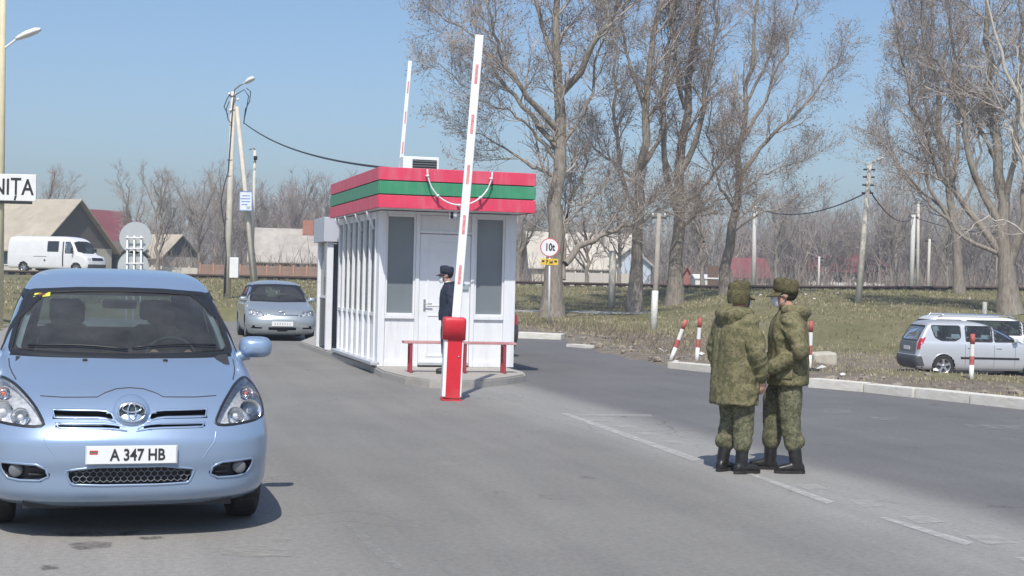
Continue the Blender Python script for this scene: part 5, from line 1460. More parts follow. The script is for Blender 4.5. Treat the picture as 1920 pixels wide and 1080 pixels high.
# =================================================================== TREES
def mesh_np(name, V, Q, mat, parent=None, smooth_=True):
    me = bpy.data.meshes.new(name); nv, nq = len(V), len(Q); k = Q.shape[1]
    me.vertices.add(nv); me.vertices.foreach_set('co', V.astype(np.float32).ravel())
    me.loops.add(nq * k); me.loops.foreach_set('vertex_index', Q.astype(np.int32).ravel())
    me.polygons.add(nq); me.polygons.foreach_set('loop_start', np.arange(0, nq * k, k, dtype=np.int32))
    try: me.polygons.foreach_set('loop_total', np.full(nq, k, dtype=np.int32))
    except Exception: pass
    me.polygons.foreach_set('use_smooth', np.full(nq, smooth_)); me.update(calc_edges=True); me.validate()
    me.materials.append(mat)
    o = bpy.data.objects.new(name, me); C.objects.link(o)
    if parent is not None: o.parent = parent
    return o
def tubes_np(Pts, Rad, n):
    """Pts (B,k,3) polylines, Rad (B,k) -> verts, quads"""
    B, k, _ = Pts.shape
    T = np.gradient(Pts, axis=1); T /= np.linalg.norm(T, axis=2, keepdims=True) + 1e-9
    ref = np.where(np.abs(T[..., 2:3]) < .9, np.array([0, 0, 1.]), np.array([0, 1., 0]))
    A = np.cross(T, ref); A /= np.linalg.norm(A, axis=2, keepdims=True) + 1e-9
    Bv = np.cross(T, A); ang = 2 * np.pi * np.arange(n) / n
    V = Pts[:, :, None, :] + Rad[:, :, None, None] * (A[:, :, None, :] * np.cos(ang)[None, None, :, None] + Bv[:, :, None, :] * np.sin(ang)[None, None, :, None])
    idx = np.arange(B * k * n).reshape(B, k, n); nx = np.roll(idx, -1, axis=2)
    Q = np.stack([idx[:, :-1], nx[:, :-1], nx[:, 1:], idx[:, 1:]], axis=-1).reshape(-1, 4)
    return V.reshape(-1, 3), Q
def resample(pts, rads, k):
    pts = np.array(pts, float); rads = np.array(rads, float); d = np.r_[0, np.cumsum(np.linalg.norm(np.diff(pts, axis=0), axis=1))]
    s = np.linspace(0, d[-1], k); return np.stack([np.interp(s, d, pts[:, i]) for i in range(3)], 1), np.interp(s, d, rads)
def grow(rng, Pts, Rad, m, t0, angle, length, k, up=.35, taper=.35, rfac=.55, rmin=.004, jit=.12, lenpow=.5):
    B, K, _ = Pts.shape
    t = t0 + (1 - t0) * (np.arange(m)[None, :] + rng.random((B, m))) / m; t = np.clip(t, 0, .995)
    f = t * (K - 1); i = f.astype(int); fr = (f - i)[..., None]; b = np.arange(B)[:, None]
    P0 = Pts[b, i] * (1 - fr) + Pts[b, np.minimum(i + 1, K - 1)] * fr
    T = Pts[b, np.minimum(i + 1, K - 1)] - Pts[b, i]; T /= np.linalg.norm(T, axis=2, keepdims=True) + 1e-9
    R0 = Rad[b, i] * (1 - fr[..., 0]) + Rad[b, np.minimum(i + 1, K - 1)] * fr[..., 0]
    rv = rng.normal(size=T.shape); rv -= (rv * T).sum(2, keepdims=True) * T; rv /= np.linalg.norm(rv, axis=2, keepdims=True) + 1e-9
    an = np.radians(rng.uniform(angle[0], angle[1], (B, m)))[..., None]
    D = T * np.cos(an) + rv * np.sin(an)
    L = rng.uniform(length[0], length[1], (B, m)) * (1 - .75 * np.clip((t - t0) / (1 - t0), 0, 1)**(1 / lenpow) * .8)
    D = D.reshape(-1, 3); P0 = P0.reshape(-1, 3); L = L.reshape(-1); R0 = R0.reshape(-1)
    out = [P0]; d = D
    for j in range(1, k):
        d = d + rng.normal(size=d.shape) * jit + np.array([0, 0, up / k]); d /= np.linalg.norm(d, axis=1, keepdims=True)
        out.append(out[-1] + d * (L / (k - 1))[:, None])
    Pn = np.stack(out, 1); r = np.maximum(R0 * rfac, rmin)
    r = np.minimum(r, .012 + L * .022)
    Rn = r[:, None] * np.linspace(1, taper, k)[None, :]; Rn = np.maximum(Rn, rmin * .6)
    return Pn, Rn
def bark(name, a, b, sc=(6, 6, 1.2)):
    m, nt, bs = mat_new(name)
    n = noise_out(nt, 2.2, 8, .7, scl=sc); n2 = noise_out(nt, .5, 4, .6)
    c = ramp(nt, n, [(.3, tuple(x * .55 for x in a)), (.5, a), (.72, b)])
    c = mixc(nt, ramp(nt, n2, [(.45, (0, 0, 0)), (.7, (.5,) * 3)]), c, (b[0] * .9, b[1] * .95, b[2] * .9))
    nt.links.new(c, bs.inputs['Base Color']); bs.inputs['Roughness'].default_value = .95; bs.inputs['Specular IOR Level'].default_value = .1
    bump(nt, bs, n, .8, .06); return m
bark_m = bark('poplar_bark', (.27, .232, .192), (.43, .385, .33))
twig_m = simple('twig_bark', (.43, .375, .33), .95, 0, .3, 1.2, spec=.1)
twig_red = simple('twig_bark_reddish', (.41, .335, .285), .95, 0, .3, 1.2, spec=.1)
pale_m = simple('pale_twig', (.52, .47, .40), .9, 0, .15, 2, spec=.1)
bud_m = simple('dry_buds', (.21, .155, .13), .95, 0, .4, 3, spec=.1)
far_m = simple('far_twigs', (.38, .325, .29), .95, 0, .3, .15, spec=.1)

def tree(label, base, stems, seed, l1, l2, l3, name='bare_tree', buds=2, bud_s=.03, twm=None, sides0=9, group=None, stem_m=None, l2len=(.6, 1.7), l3len=(.25, .75), up=(.6, .5, .3)):
    """stems: list of (list of points, radius start, radius end); l1.. = (children, (angle), (length))"""
    rng = np.random.default_rng(seed)
    root = thing(name, label, 'tree', base, 0, group)
    SP, SR = [], []
    for pts, r0, r1 in stems:
        p = np.array(pts, float); n0 = len(p)
        p2, r2 = resample(p, np.linspace(r0**.8, r1**.8, n0)**1.25, 16)
        w = np.linspace(0, 1, 16)[:, None]; p2[1:] += (rng.normal(size=(15, 3)) * .09 * np.clip(w[1:] * 3, 0, 1)) * min(1.0, np.linalg.norm(p[-1] - p[0]) / 8)
        SP.append(p2); SR.append(r2)
    SP = np.array(SP); SR = np.array(SR)
    SR[0, 0] *= 1.45; SR[0, 1] *= 1.12
    V, Q = tubes_np(SP, SR, sides0)
    mesh_np('trunk', V, Q, stem_m or bark_m, root)
    P1, R1 = grow(rng, SP, SR, l1[0], l1[3] if len(l1) > 3 else .25, l1[1], l1[2], 8, up[0], .3, .45, .012, .13)
    sl_ = np.linalg.norm(np.diff(SP, axis=1), axis=2).sum(1); kf = np.clip(sl_ / (.55 * sl_.max()), .4, 1)
    kp = rng.random(len(P1)) < np.repeat(kf, l1[0]); P1, R1 = P1[kp], R1[kp]
    P2, R2 = grow(rng, P1, R1, l2[0], .15, l2[1], l2len, 5, up[1], .4, .55, .008, .15)
    P3, R3 = grow(rng, P2, R2, l3[0], .1, l3[1], l3len, 3, up[2], .5, .6, .0065, .18)
    vs, qs = [], []; off = 0
    for Pn, Rn, n in ((P1, R1, 5), (P2, R2, 3), (P3, R3, 3)):
        V, Q = tubes_np(Pn, Rn, n); vs.append(V); qs.append(Q + off); off += len(V)
    mesh_np('crown', np.concatenate(vs), np.concatenate(qs), twm or twig_m, root)
    if buds:
        t = rng.random((len(P3), buds, 1)); a, b = P3[:, 1][:, None], P3[:, 2][:, None]
        c = (a * (1 - t) + b * t).reshape(-1, 3); keep = rng.random(len(c)) < .75; c = c[keep]
        s = bud_s * rng.uniform(.5, 1.3, (len(c), 1)); u = rng.normal(size=(len(c), 3)); u /= np.linalg.norm(u, axis=1, keepdims=True); w = np.cross(u, rng.normal(size=(len(c), 3))); w /= np.linalg.norm(w, axis=1, keepdims=True)
        V = np.stack([c - u * s, c - w * s * .6, c + u * s, c + w * s * .6], 1).reshape(-1, 3); Q = np.arange(len(c) * 4).reshape(-1, 4)
        o = mesh_np('buds', V, Q, bud_m, root, False); o['kind'] = 'stuff'
    return root
def px_stems(base_px, d, stems, seed, yspread=1.6):
    """stems traced on the photograph at the tree's distance, given real depth by a random walk"""
    rng = random.Random(seed); b = P(base_px[0], base_px[1], d); out = []
    for i, (pts, r0, r1) in enumerate(stems):
        y = 0.0; dy = rng.uniform(-1, 1) * yspread if i else 0.0; q = []
        for j, (x, z) in enumerate(pts):
            yy = dy * (j / max(1, len(pts) - 1))
            p = P(x, z, d + yy); q.append((p.x - b.x, p.y - b.y, p.z - b.z))
        out.append((q, r0, r1))
    return Vector((b.x, b.y, b.z - .1)), out

grp = 'tall bare poplars behind the booth'
b, st = px_stems((1035, 603), 58, [
    ([(1035, 603), (1036, 560), (1041, 470), (1046, 350), (1050, 250), (1053, 150), (1050, 60), (1040, -60), (1035, -260)], .44, .07),
    ([(1056, 520), (1056, 430), (1066, 380), (1090, 330), (1100, 280)], .12, .03),
    ([(1060, 490), (1085, 458), (1140, 436), (1185, 412), (1225, 360)], .15, .05),
    ([(1052, 170), (1085, 135), (1115, 75), (1160, 15), (1195, -90), (1210, -220)], .17, .04),
    ([(1048, 240), (1005, 195), (960, 140), (925, 60), (905, -60)], .15, .03),
    ([(1046, 270), (990, 210), (930, 130), (880, 60), (800, 0)], .12, .02),
    ([(1050, 120), (1020, 60), (1000, -40), (985, -180)], .13, .03),
    ([(1045, 330), (985, 300), (925, 260), (860, 230)], .08, .015),
    ([(1047, 300), (1000, 240), (955, 205), (900, 185), (820, 110)], .07, .015),
    ([(1050, 270), (1090, 220), (1110, 160), (1130, 60), (1140, -80)], .10, .02)], 2, 2.5)
tree('thick poplar trunk just right of the booth, directly behind the round weight sign', b, st, 11, (24, (22, 65), (1.2, 3.6)), (13, (25, 65)), (6, (25, 65)), group=grp, bud_s=.036)
b, st = px_stems((1190, 592), 64, [
    ([(1190, 592), (1192, 520), (1196, 440), (1203, 300), (1216, 150), (1236, 0), (1250, -220)], .34, .06),
    ([(1198, 400), (1165, 330), (1150, 240), (1158, 120), (1150, -60)], .14, .03),
    ([(1203, 310), (1240, 250), (1250, 140), (1262, 0), (1270, -150)], .14, .03),
    ([(1200, 340), (1150, 300), (1110, 270), (1085, 230)], .08, .02),
    ([(1198, 420), (1230, 390), (1262, 375), (1300, 370)], .08, .02),
    ([(1210, 200), (1180, 120), (1165, 0), (1160, -150)], .10, .02)], 3, 2.2)
tree('slimmer grey poplar, second trunk to the right of the weight sign', b, st, 12, (23, (20, 60), (1.1, 3.2)), (13, (25, 60)), (6, (25, 65)), group=grp, bud_s=.036)
b, st = px_stems((1264, 588), 66, [
    ([(1264, 588), (1266, 500), (1270, 420), (1276, 300), (1290, 150), (1306, 0), (1318, -220)], .38, .07),
    ([(1272, 400), (1246, 320), (1240, 220), (1252, 80), (1258, -120)], .18, .04),
    ([(1276, 320), (1312, 250), (1330, 140), (1345, 0), (1355, -160)], .16, .03),
    ([(1270, 430), (1310, 395), (1345, 372), (1385, 365)], .08, .02),
    ([(1272, 390), (1320, 350), (1352, 300), (1375, 220)], .08, .02),
    ([(1285, 200), (1262, 110), (1270, -20), (1268, -180)], .12, .03)], 4, 2.2)
tree('stout poplar with forked stems, trunk third from the weight sign', b, st, 13, (23, (20, 58), (1.1, 3.2)), (13, (25, 60)), (6, (25, 65)), group=grp, bud_s=.036, twm=twig_red)
b, st = px_stems((1354, 590), 68, [
    ([(1354, 590), (1360, 520), (1372, 440), (1384, 370), (1388, 300), (1398, 200), (1412, 90), (1420, -60)], .30, .05),
    ([(1386, 330), (1420, 280), (1465, 240), (1510, 190), (1550, 135), (1588, 80)], .12, .02),
    ([(1384, 360), (1430, 325), (1480, 305), (1535, 288)], .07, .015),
    ([(1392, 260), (1440, 180), (1470, 100), (1490, 20), (1500, -60)], .10, .02),
    ([(1380, 390), (1345, 340), (1330, 260), (1335, 150)], .09, .02),
    ([(1375, 430), (1420, 400), (1470, 385), (1500, 360)], .06, .015),
    ([(1400, 190), (1440, 110), (1450, 30), (1455, -60)], .08, .02)], 5, 2.0)
tree('open crowned bare tree rising behind the two soldiers', b, st, 14, (19, (22, 62), (1.0, 2.8)), (11, (25, 62)), (6, (25, 65)), group=grp, bud_s=.036)
b, st = px_stems((1893, 585), 60, [
    ([(1893, 585), (1890, 530), (1886, 470), (1880, 400), (1868, 300), (1855, 150), (1848, 0), (1845, -200)], .42, .06),
    ([(1882, 480), (1845, 430), (1800, 375), (1752, 300), (1715, 200), (1685, 90), (1665, -30)], .18, .03),
    ([(1870, 470), (1800, 440), (1740, 370), (1690, 310), (1645, 255)], .10, .02),
    ([(1878, 420), (1830, 330), (1800, 200), (1780, 60), (1770, -100)], .18, .03),
    ([(1890, 500), (1915, 420), (1935, 300), (1955, 150), (1965, -20)], .22, .04),
    ([(1885, 380), (1905, 250), (1912, 100), (1910, -80)], .14, .03),
    ([(1868, 300), (1820, 200), (1735, 90), (1720, -20)], .10, .02)], 6, 2.4)
tree('broad multi stemmed bare tree at the right edge behind the estate cars', b, st, 15, (23, (20, 60), (1.1, 3.4)), (12, (25, 62)), (6, (25, 65)), group=None, bud_s=.034)
b, st = px_stems((1800, 560), 76, [
    ([(1800, 560), (1795, 480), (1785, 380), (1768, 250), (1752, 120), (1740, 0), (1735, -140)], .28, .05),
    ([(1790, 430), (1740, 340), (1715, 220), (1700, 100)], .12, .02), ([(1782, 350), (1800, 240), (1800, 120), (1790, -20)], .12, .02), ([(1790, 420), (1830, 330), (1840, 200), (1838, 60)], .10, .02), ([(1775, 300), (1735, 200), (1715, 60), (1700, -40)], .09, .02), ([(1788, 400), (1700, 340), (1665, 260), (1650, 180)], .07, .015)], 7, 2.0)
tree('upright bare poplar standing farther back beside the right edge tree', b, st, 16, (23, (18, 50), (1.2, 3.2)), (12, (25, 58)), (6, (25, 65)), bud_s=.04)
b, st = px_stems((1945, 560), 50, [
    ([(1960, 585), (1955, 480), (1950, 380), (1925, 260), (1895, 150), (1870, 60), (1845, -30)], .16, .03),
    ([(1950, 400), (1915, 300), (1880, 210), (1850, 140)], .06, .012), ([(1945, 360), (1900, 250), (1880, 200), (1835, 180)], .05, .01), ([(1955, 480), (1910, 420), (1850, 400), (1800, 440)], .05, .012), ([(1930, 280), (1915, 180), (1905, 80)], .05, .012)], 8, 1.0)
tree('pale barked bare tree whose whitish branches reach in at the right edge', b, st, 17, (7, (25, 60), (.8, 2.0)), (5, (25, 60)), (3, (25, 60)), buds=0, twm=pale_m, stem_m=pale_m)

# smaller bare trees on and beyond the bank: the same growth, generic stems
def generic(label, px, d, h, seed, spread=.5, n=6, dens=(9, 7, 4), twm=None, z=None, group=None, r=.16, lowest=.2):
    rng = random.Random(seed); b = P(px, 520, d); zz = ground_h(b.x, b.y) if z is None else z
    st = [([(0, 0, 0), (rng.uniform(-.1, .1) * h * .3, 0, h * .35), (rng.uniform(-.1, .1) * h * .5, 0, h * .7), (rng.uniform(-.12, .12) * h, 0, h)], r, .025)]
    for i in range(n):
        a = rng.uniform(0, 6.28); f = rng.uniform(lowest, .6); L = h * rng.uniform(.4, .62) * (1.15 - f * .5); s_ = rng.uniform(.5, 1.1) * spread
        st.append(([(0, 0, h * f), (math.cos(a) * L * s_ * .5, math.sin(a) * L * s_ * .5, h * f + L * .45), (math.cos(a) * L * s_, math.sin(a) * L * s_, h * f + L)], r * .5, .02))
    return tree(label, (b.x, b.y, zz), st, seed, (dens[0], (25, 60), (h * .08, h * .22)), (dens[1], (25, 60)), (dens[2], (25, 65)), buds=0, twm=twm, group=group, l2len=(h * .05, h * .12), l3len=(h * .025, h * .06))
gl = 'bare trees beyond the railway on the left'
generic('bare forked tree with upswept stems left of the lamp pole', 243, 112, 7.6, 31, .42, 7, group=gl)
generic('bare tree with dark upright stems beside the round sign backs', 296, 108, 8.0, 32, .38, 7, group=gl)
generic('bushy bare tree rising behind the beige roofed house', 82, 128, 8.8, 33, .7, 9, group=gl)
generic('bare tree in front of the house with the brick chimney', 372, 120, 8.4, 34, .6, 8, group=gl)
generic('grey bare tree just left of the leaning concrete strut', 415, 125, 9.0, 35, .55, 8, group=gl)
gm_ = 'small bare trees beyond the railway in the middle'
generic('small dark bare tree between the booth and the weight sign', 972, 96, 6.4, 36, .55, 8, group=gm_)
generic('spreading small bare tree in front of the pale long house', 1100, 100, 5.6, 37, .8, 9, group=gm_)
generic('small bare tree left of the slim second poplar trunk', 1160, 104, 6.0, 38, .8, 9, group=gm_)
generic('bare fruit tree between the third poplar and the soldiers', 1318, 98, 6.6, 39, .7, 9, group=gm_)
gr_ = 'bare trees beyond the railway on the right'
generic('bare tree left of the red roofed house', 1455, 118, 7.8, 40, .55, 8, group=gr_)
generic('dark bare tree right of the red roofed house gable', 1672, 116, 6.8, 41, .6, 9, group=gr_)
generic('rounded bare tree near the thin far pole', 1775, 112, 6.4, 42, .6, 9, group=gr_)

# ---- far wood, one grey mass of bare trees
def far_wood(name, label, spots, seed):
    rng = np.random.default_rng(seed); vs, qs = [], []; off = 0
    for (px, d, h) in spots:
        b = P(px, 520, d); base = np.array([b.x, b.y, 1.2])
        K = 6; n = 6
        st = np.zeros((n, K, 3)); w = np.linspace(0, 1, K)
        for i in range(n):
            a = rng.uniform(0, 6.28); s_ = 0 if i == 0 else rng.uniform(.1, .34) * h; z0 = 0 if i == 0 else rng.uniform(.05, .4) * h; z1 = h * rng.uniform(.7, 1.0)
            st[i, :, 0] = math.cos(a) * s_ * w**.8; st[i, :, 1] = math.sin(a) * s_ * w**.8; st[i, :, 2] = z0 + (z1 - z0) * w
        st[:, 1:] += rng.normal(size=(n, K - 1, 3)) * .12; st += base
        r = np.linspace(.13, .025, K)[None].repeat(n, 0) * np.r_[1, [.55] * (n - 1)][:, None]
        P1, R1 = grow(rng, st, r, 9, .12, (20, 60), (h * .10, h * .26), 3, .5, .4, .5, .020, .12)
        P2, R2 = grow(rng, P1, R1, 8, .1, (25, 62), (h * .05, h * .15), 2, .4, .5, .6, .018, .15)
        for Pn, Rn in ((st, r), (P1, R1), (P2, R2)):
            V, Q = tubes_np(Pn, Rn, 3); vs.append(V); qs.append(Q + off); off += len(V)
    o = mesh_np(name, np.concatenate(vs), np.concatenate(qs), far_m)
    return tag(o, label, 'trees', kind='stuff')
rr = random.Random(77); spots = []
for i in range(78):
    px = rr.uniform(205, 640); d = rr.uniform(140, 200); spots.append((px, d, (4.5 + 5.5 * smooth(230, 400, px)) * rr.uniform(.7, 1.2)))
for i in range(26): spots.append((rr.uniform(-40, 210), rr.uniform(170, 210), rr.uniform(4.5, 7.0)))
for i in range(64): spots.append((rr.uniform(950, 1400), rr.uniform(145, 200), rr.uniform(5.5, 9.5)))
for i in range(130):
    px = rr.uniform(1380, 1960); h = 11.5 + 2.5 * math.sin(px / 60.0); h *= 1 - .38 * math.exp(-((px - 1590) / 60)**2); spots.append((px, rr.uniform(140, 215), h * rr.uniform(.6, 1.12)))
far_wood('far_wood', 'hazy grey mass of bare trees far beyond the railway', spots, 5)
# undergrowth at the foot of the wood
rng = np.random.default_rng(9); n = 9000
px = rng.uniform(-60, 1990, n); dd = rng.uniform(118, 175, n)
bx = (px - 960) / FPX * dd; z0 = np.full(n, 1.15); hh = rng.uniform(.8, 3.2, n) * (.6 + .6 * rng.random(n))
p0 = np.stack([bx, dd, z0], 1); p1 = p0 + np.stack([rng.normal(size=n) * .35 * hh, rng.normal(size=n) * .3 * hh, hh], 1)
V, Q = tubes_np(np.stack([p0, (p0 + p1) / 2 + rng.normal(size=(n, 3)) * .12, p1], 1), np.stack([np.full(n, .035), np.full(n, .025), np.full(n, .012)], 1), 3)
tag(mesh_np('undergrowth', V, Q, simple('brush_twigs', (.30, .245, .205), .95, 0, .35, .1, spec=.1)), 'brown leafless undergrowth along the foot of the far wood', 'undergrowth', kind='stuff')

# =================================================================== POLES, SIGNS, HOUSES
def pole_obj(parent, name, a, b, r0, r1, mat, n=10):
    return MB().tube([a, (Vector(a) + Vector(b)) / 2, b], [r0, (r0 + r1) / 2, r1], n).build(name, mat, parent)
def rel(o, p): return Vector(p) - Vector(o.location)
def street_head(parent, a, b, name='lamp_head'):
    a, b = Vector(a), Vector(b); d = (b - a).normalized(); m = MB()
    s_ = d.cross(Vector((0, 0, 1))).normalized(); u = s_.cross(d); rings = []
    for t, w, h in ((0, .06, .06), (.15, .10, .09), (.45, .15, .12), (.8, .14, .11), (1, .06, .05)):
        c = a + (b - a) * t; rings.append([c + s_ * w * math.cos(q) + u * h * (math.sin(q) if math.sin(q) > 0 else .55 * math.sin(q)) for q in [2 * math.pi * i / 14 for i in range(14)]])
    return m.loft(rings).build(name, MT['white_paint'], parent)

# lamp pole with leaning strut
b = P(425, 562, 55); t_ = P(437.5, 172, 55)
lp = thing('lamp_pole', 'concrete lamp pole with cables and a white box, behind the silver car', 'pole', (b.x, b.y, b.z - .3))
T_ = rel(lp, t_)
pole_obj(lp, 'pole', (0, 0, 0), T_, .15, .095, MT['pole_concrete'])
arm = [P(437, 180, 55), P(440, 168, 55), P(450, 160, 54.9), P(462, 154, 54.8)]
MB().tube([rel(lp, q) for q in arm], .03, 8).build('lamp_arm', MT['steel'], lp)
street_head(lp, rel(lp, P(460, 156, 54.8)), rel(lp, P(477, 146, 54.7)))
MB().bbox(rel(lp, P(439.5, 502, 54.8)), (.34, .22, .78), .02).build('meter_box', MT['white_paint'], lp)
for z, w in ((180, 26), (206, 22), (300, 12), (330, 12), (410, 12)):
    q = rel(lp, P(436 - (z - 180) * .03, z, 55)); MB().lathe([(.125, -.02), (.125, .02)], 12, 'Z', q).build('band', MT['steel'], lp)
for pts in ([(430, 190), (424, 205), (428, 225), (434, 232)], [(432, 175), (426, 185), (420, 200), (427, 215)], [(440, 170), (436, 200), (432, 260), (428, 320), (420, 350), (414, 380), (420, 420), (424, 480), (422, 550)], [(462, 165), (470, 172), (468, 190), (460, 205), (457, 232)], [(441, 178), (458, 168), (466, 180), (463, 200), (457, 228)], [(424, 470), (421, 520), (420, 556)]):
    q = [rel(lp, P(x, y, 54.83)) for x, y in pts]
    MB().tube(q, .018, 6).build('cable', MT['cable'], lp)
for x, y in ((430, 176), (446, 186), (432, 206), (446, 208)): MB().lathe([(.02, -.06), (.05, -.04), (.05, .02), (.02, .05)], 10, 'Z', rel(lp, P(x, y, 54.9))).build('insulator', MT['white_paint'], lp)
sb = P(479, 532, 54.4)
st = thing('strut_pole', 'leaning concrete strut propping the lamp pole', 'pole', (sb.x, sb.y, sb.z - .3))
pole_obj(st, 'pole', (0, 0, 0), rel(st, P(444, 200, 54.9)), .145, .085, MT['pole_concrete'], 4)
pb = P(472, 520, 57)
tp = thing('thin_pole', 'thin pale pole with a hooked top right of the lamp pole', 'pole', (pb.x, pb.y, pb.z - .4))
pole_obj(tp, 'pole', (0, 0, 0), rel(tp, P(478, 282, 57)), .07, .055, MT['pole_concrete'])
MB().tube([rel(tp, P(478, 290, 57)), rel(tp, P(478, 280, 57)), rel(tp, P(474, 277, 57)), rel(tp, P(468, 281, 57))], .03, 8).build('hook', MT['steel'], tp)
MB().bbox(rel(tp, P(479, 296, 56.95)), (.14, .12, .16), .02).build('clamp', MT['black_plastic'], tp)
# information board on the strut
ib = P(461, 377, 54.2)
bd_ = thing('information_board', 'small white board with blue lines fixed to the leaning strut', 'sign', ib)
MB().bbox((0, 0, 0), (.50, .03, .74), .008).build('board', simple('board_white', (.72, .76, .82), .5), bd_)
blu = simple('board_blue', (.16, .26, .55), .5)
fr = MB()
for z in (-.355, .355): fr.box((0, -.018, z), (.49, .006, .03))
for x in (-.235, .235): fr.box((x, -.0182, 0), (.03, .006, .68))
fr.build('border', blu, bd_)
for i, (x, w) in enumerate(((0, .3), (-.02, .36), (0, .34), (-.05, .22))): MB().box((x, -.018, .2 - i * .11), (w, .006, .03)).build('text_line', blu, bd_)
MB().box((.10, -.019, -.24), (.14, .006, .10)).build('pictogram', simple('picto', (.45, .5, .55), .5), bd_)

# overhead cable to the booth
def wire(label, pts3, r, sag):
    a, b = Vector(pts3[0]), Vector(pts3[1]); m = MB()
    m.tube([a + (b - a) * t - Vector((0, 0, sag * 4 * t * (1 - t))) for t in np.linspace(0, 1, 24)], r, 5)
    return tag(m.build('overhead_wire', MT['cable']), label, 'wire')
wire('black cable sagging from the lamp pole to the booth roof', (P(457, 230, 54.83), BL(.25, .3, 3.5)), .022, .30)

# left edge: lamp pole and town sign
b = P(-2, 600, 40)
cp = thing('cream_pole', 'cream painted pole at the left edge carrying lamp and town sign', 'pole', (b.x, b.y, 0))
crm = simple('cream_paint', (.62, .56, .38), .7, 0, .08, 3)
pole_obj(cp, 'pole', (0, 0, 0), rel(cp, P(7, -120, 40)), .12, .085, crm, 12)
MB().tube([rel(cp, P(4, 96, 40)), rel(cp, P(14, 86, 40)), rel(cp, P(30, 74, 40)), rel(cp, P(38, 69, 40))], .03, 8).build('lamp_arm', MT['white_paint'], cp)
street_head(cp, rel(cp, P(30, 74, 40)), rel(cp, P(77, 55, 40)))
sg_ = P(-42, 350, 39.8)
ts = thing('town_sign', 'white town name board with black letters at the left edge', 'sign', sg_)
ts.rotation_euler = (0, 0, 0)
MB().bbox((0, 0, 0), (3.25, .06, .74), .015).build('board', MT['white_paint'], ts)
text_mesh('lettering', 'VARNIȚA', .62, simple('sign_black', (.02, .02, .022), .5), ts, (1.56, -.035, -.005), (math.pi / 2, 0, 0), .003, .008, .80, 'RIGHT')
MB().box((.0, .02, -.41), (3.0, .09, .075)).build('bracket_or_shadow', MT['black_plastic'], ts)  # black bar stands in for the shadow strip under the board
for o_ in ts.children: pass

# backs of two round signs on a white lattice
b = P(252, 560, 34.5)
rs = thing('sign_post', 'grey backs of two round signs on a white ladder frame, behind the blue car', 'sign', (b.x, b.y, 0))
gry = simple('sign_back_grey', (.42, .45, .45), .55, 0, .06, 4)
for y_, r in ((446, .385), (500, .375)):
    q = rel(rs, P(254 if y_ < 470 else 250, y_, 34.5)); MB().lathe([(r, -.01), (r, .01), (r - .02, .016)], 36, 'Y', q, sm=False).build('sign_disc', gry, rs)
for x in (239, 252, 265):
    a = rel(rs, P(x - 2, 600, 34.4)); c = rel(rs, P(x, 442, 34.4)); a.z = 0
    MB().tube([a, c], .022, 6).build('upright', MT['white_paint'], rs)
for y in (446, 466, 494, 520): MB().tube([rel(rs, P(235, y, 34.37)), rel(rs, P(270, y, 34.37))], .02, 6).build('crossbar', MT['white_paint'], rs)

# weight limit sign
b = P(1029, 612, 51)
wsn = thing('weight_limit_sign', 'round weight limit sign with a yellow plate on a thin post by the thick poplar', 'sign', (b.x, b.y, ground_h(b.x, b.y)))
q = rel(wsn, P(1030.5, 464, 51))
MB().tube([(0, 0, -.1), (q.x * .9, .03, q.z + .3)], .035, 8).build('post', MT['white_paint'], wsn)
MB().lathe([(.335, .0), (.335, .014)], 32, 'Y', q + Vector((0, -.03, 0)), sm=False).build('red_ring', simple('sign_red', (.58, .10, .12), .5, dirt=(.7, .5, .5), dirt_amt=.5), wsn)
MB().lathe([(.298, -.006), (.298, .0)], 32, 'Y', q + Vector((0, -.03, 0)), sm=False).build('disc_face', MT['white_paint'], wsn)
text_mesh('lettering', '10t', .36, ink_m, wsn, (q.x + .01, q.y - .042, q.z), (math.pi / 2, 0, 0), .002, .012, .72)
q2 = rel(wsn, P(1030, 491, 51))
yp = MB().bbox(q2 + Vector((0, -.03, 0)), (.62, .02, .22), .006).build('yellow_plate', simple('plate_yellow', (.78, .52, .04), .5), wsn)
text_mesh('plate_lettering', '7 м', .16, ink_m, yp, (q2.x, q2.y - .042, q2.z), (math.pi / 2, 0, 0), .002, .008, 1.0)
for sx in (-.22, .22): MB().box(q2 + Vector((sx, -.042, .02)), (.09, .004, .07)).build('arrow_mark', ink_m, yp)

# striped posts along the kerb
bw = simple('post_white', (.78, .77, .74), .5, 0, .05, 8, dirt=(.5, .45, .4), dirt_amt=.4, dscale=8)
br = simple('post_red', (.46, .10, .085), .6, 0, .2, 8, dirt=(.5, .36, .32), dirt_amt=.6, dscale=12)
for lab, base, top in (('red and white post leaning right, leftmost of the kerb posts', (1257, 677), (1286, 600)), ('upright red and white post beside the leaning one', (1306, 679), (1313, 596)), ('red and white post on a round foot just right of the soldiers', (1517, 697), (1521, 602)), ('red and white post in front of the silver estate car', (1821, 713), (1824, 626))):
    g = G(*base, .04); tp_ = P(*top, g.y)
    e = thing('striped_post', lab, 'post', (g.x, g.y, g.z), 0, 'striped posts along the kerb')
    d = tp_ - g
    for i, (a, c, m_) in enumerate(((-.05, .33, bw), (.33, .52, br), (.52, .78, bw), (.78, 1.0, br))):
        MB().tube([d * a, d * c], .043, 12, caps=(i in (0, 3))).build('band', m_, e)
    if base[0] == 1517: MB().lathe([(.20, 0), (.20, .05), (.12, .07)], 20, 'Z').build('foot', MT['rubber'], e)

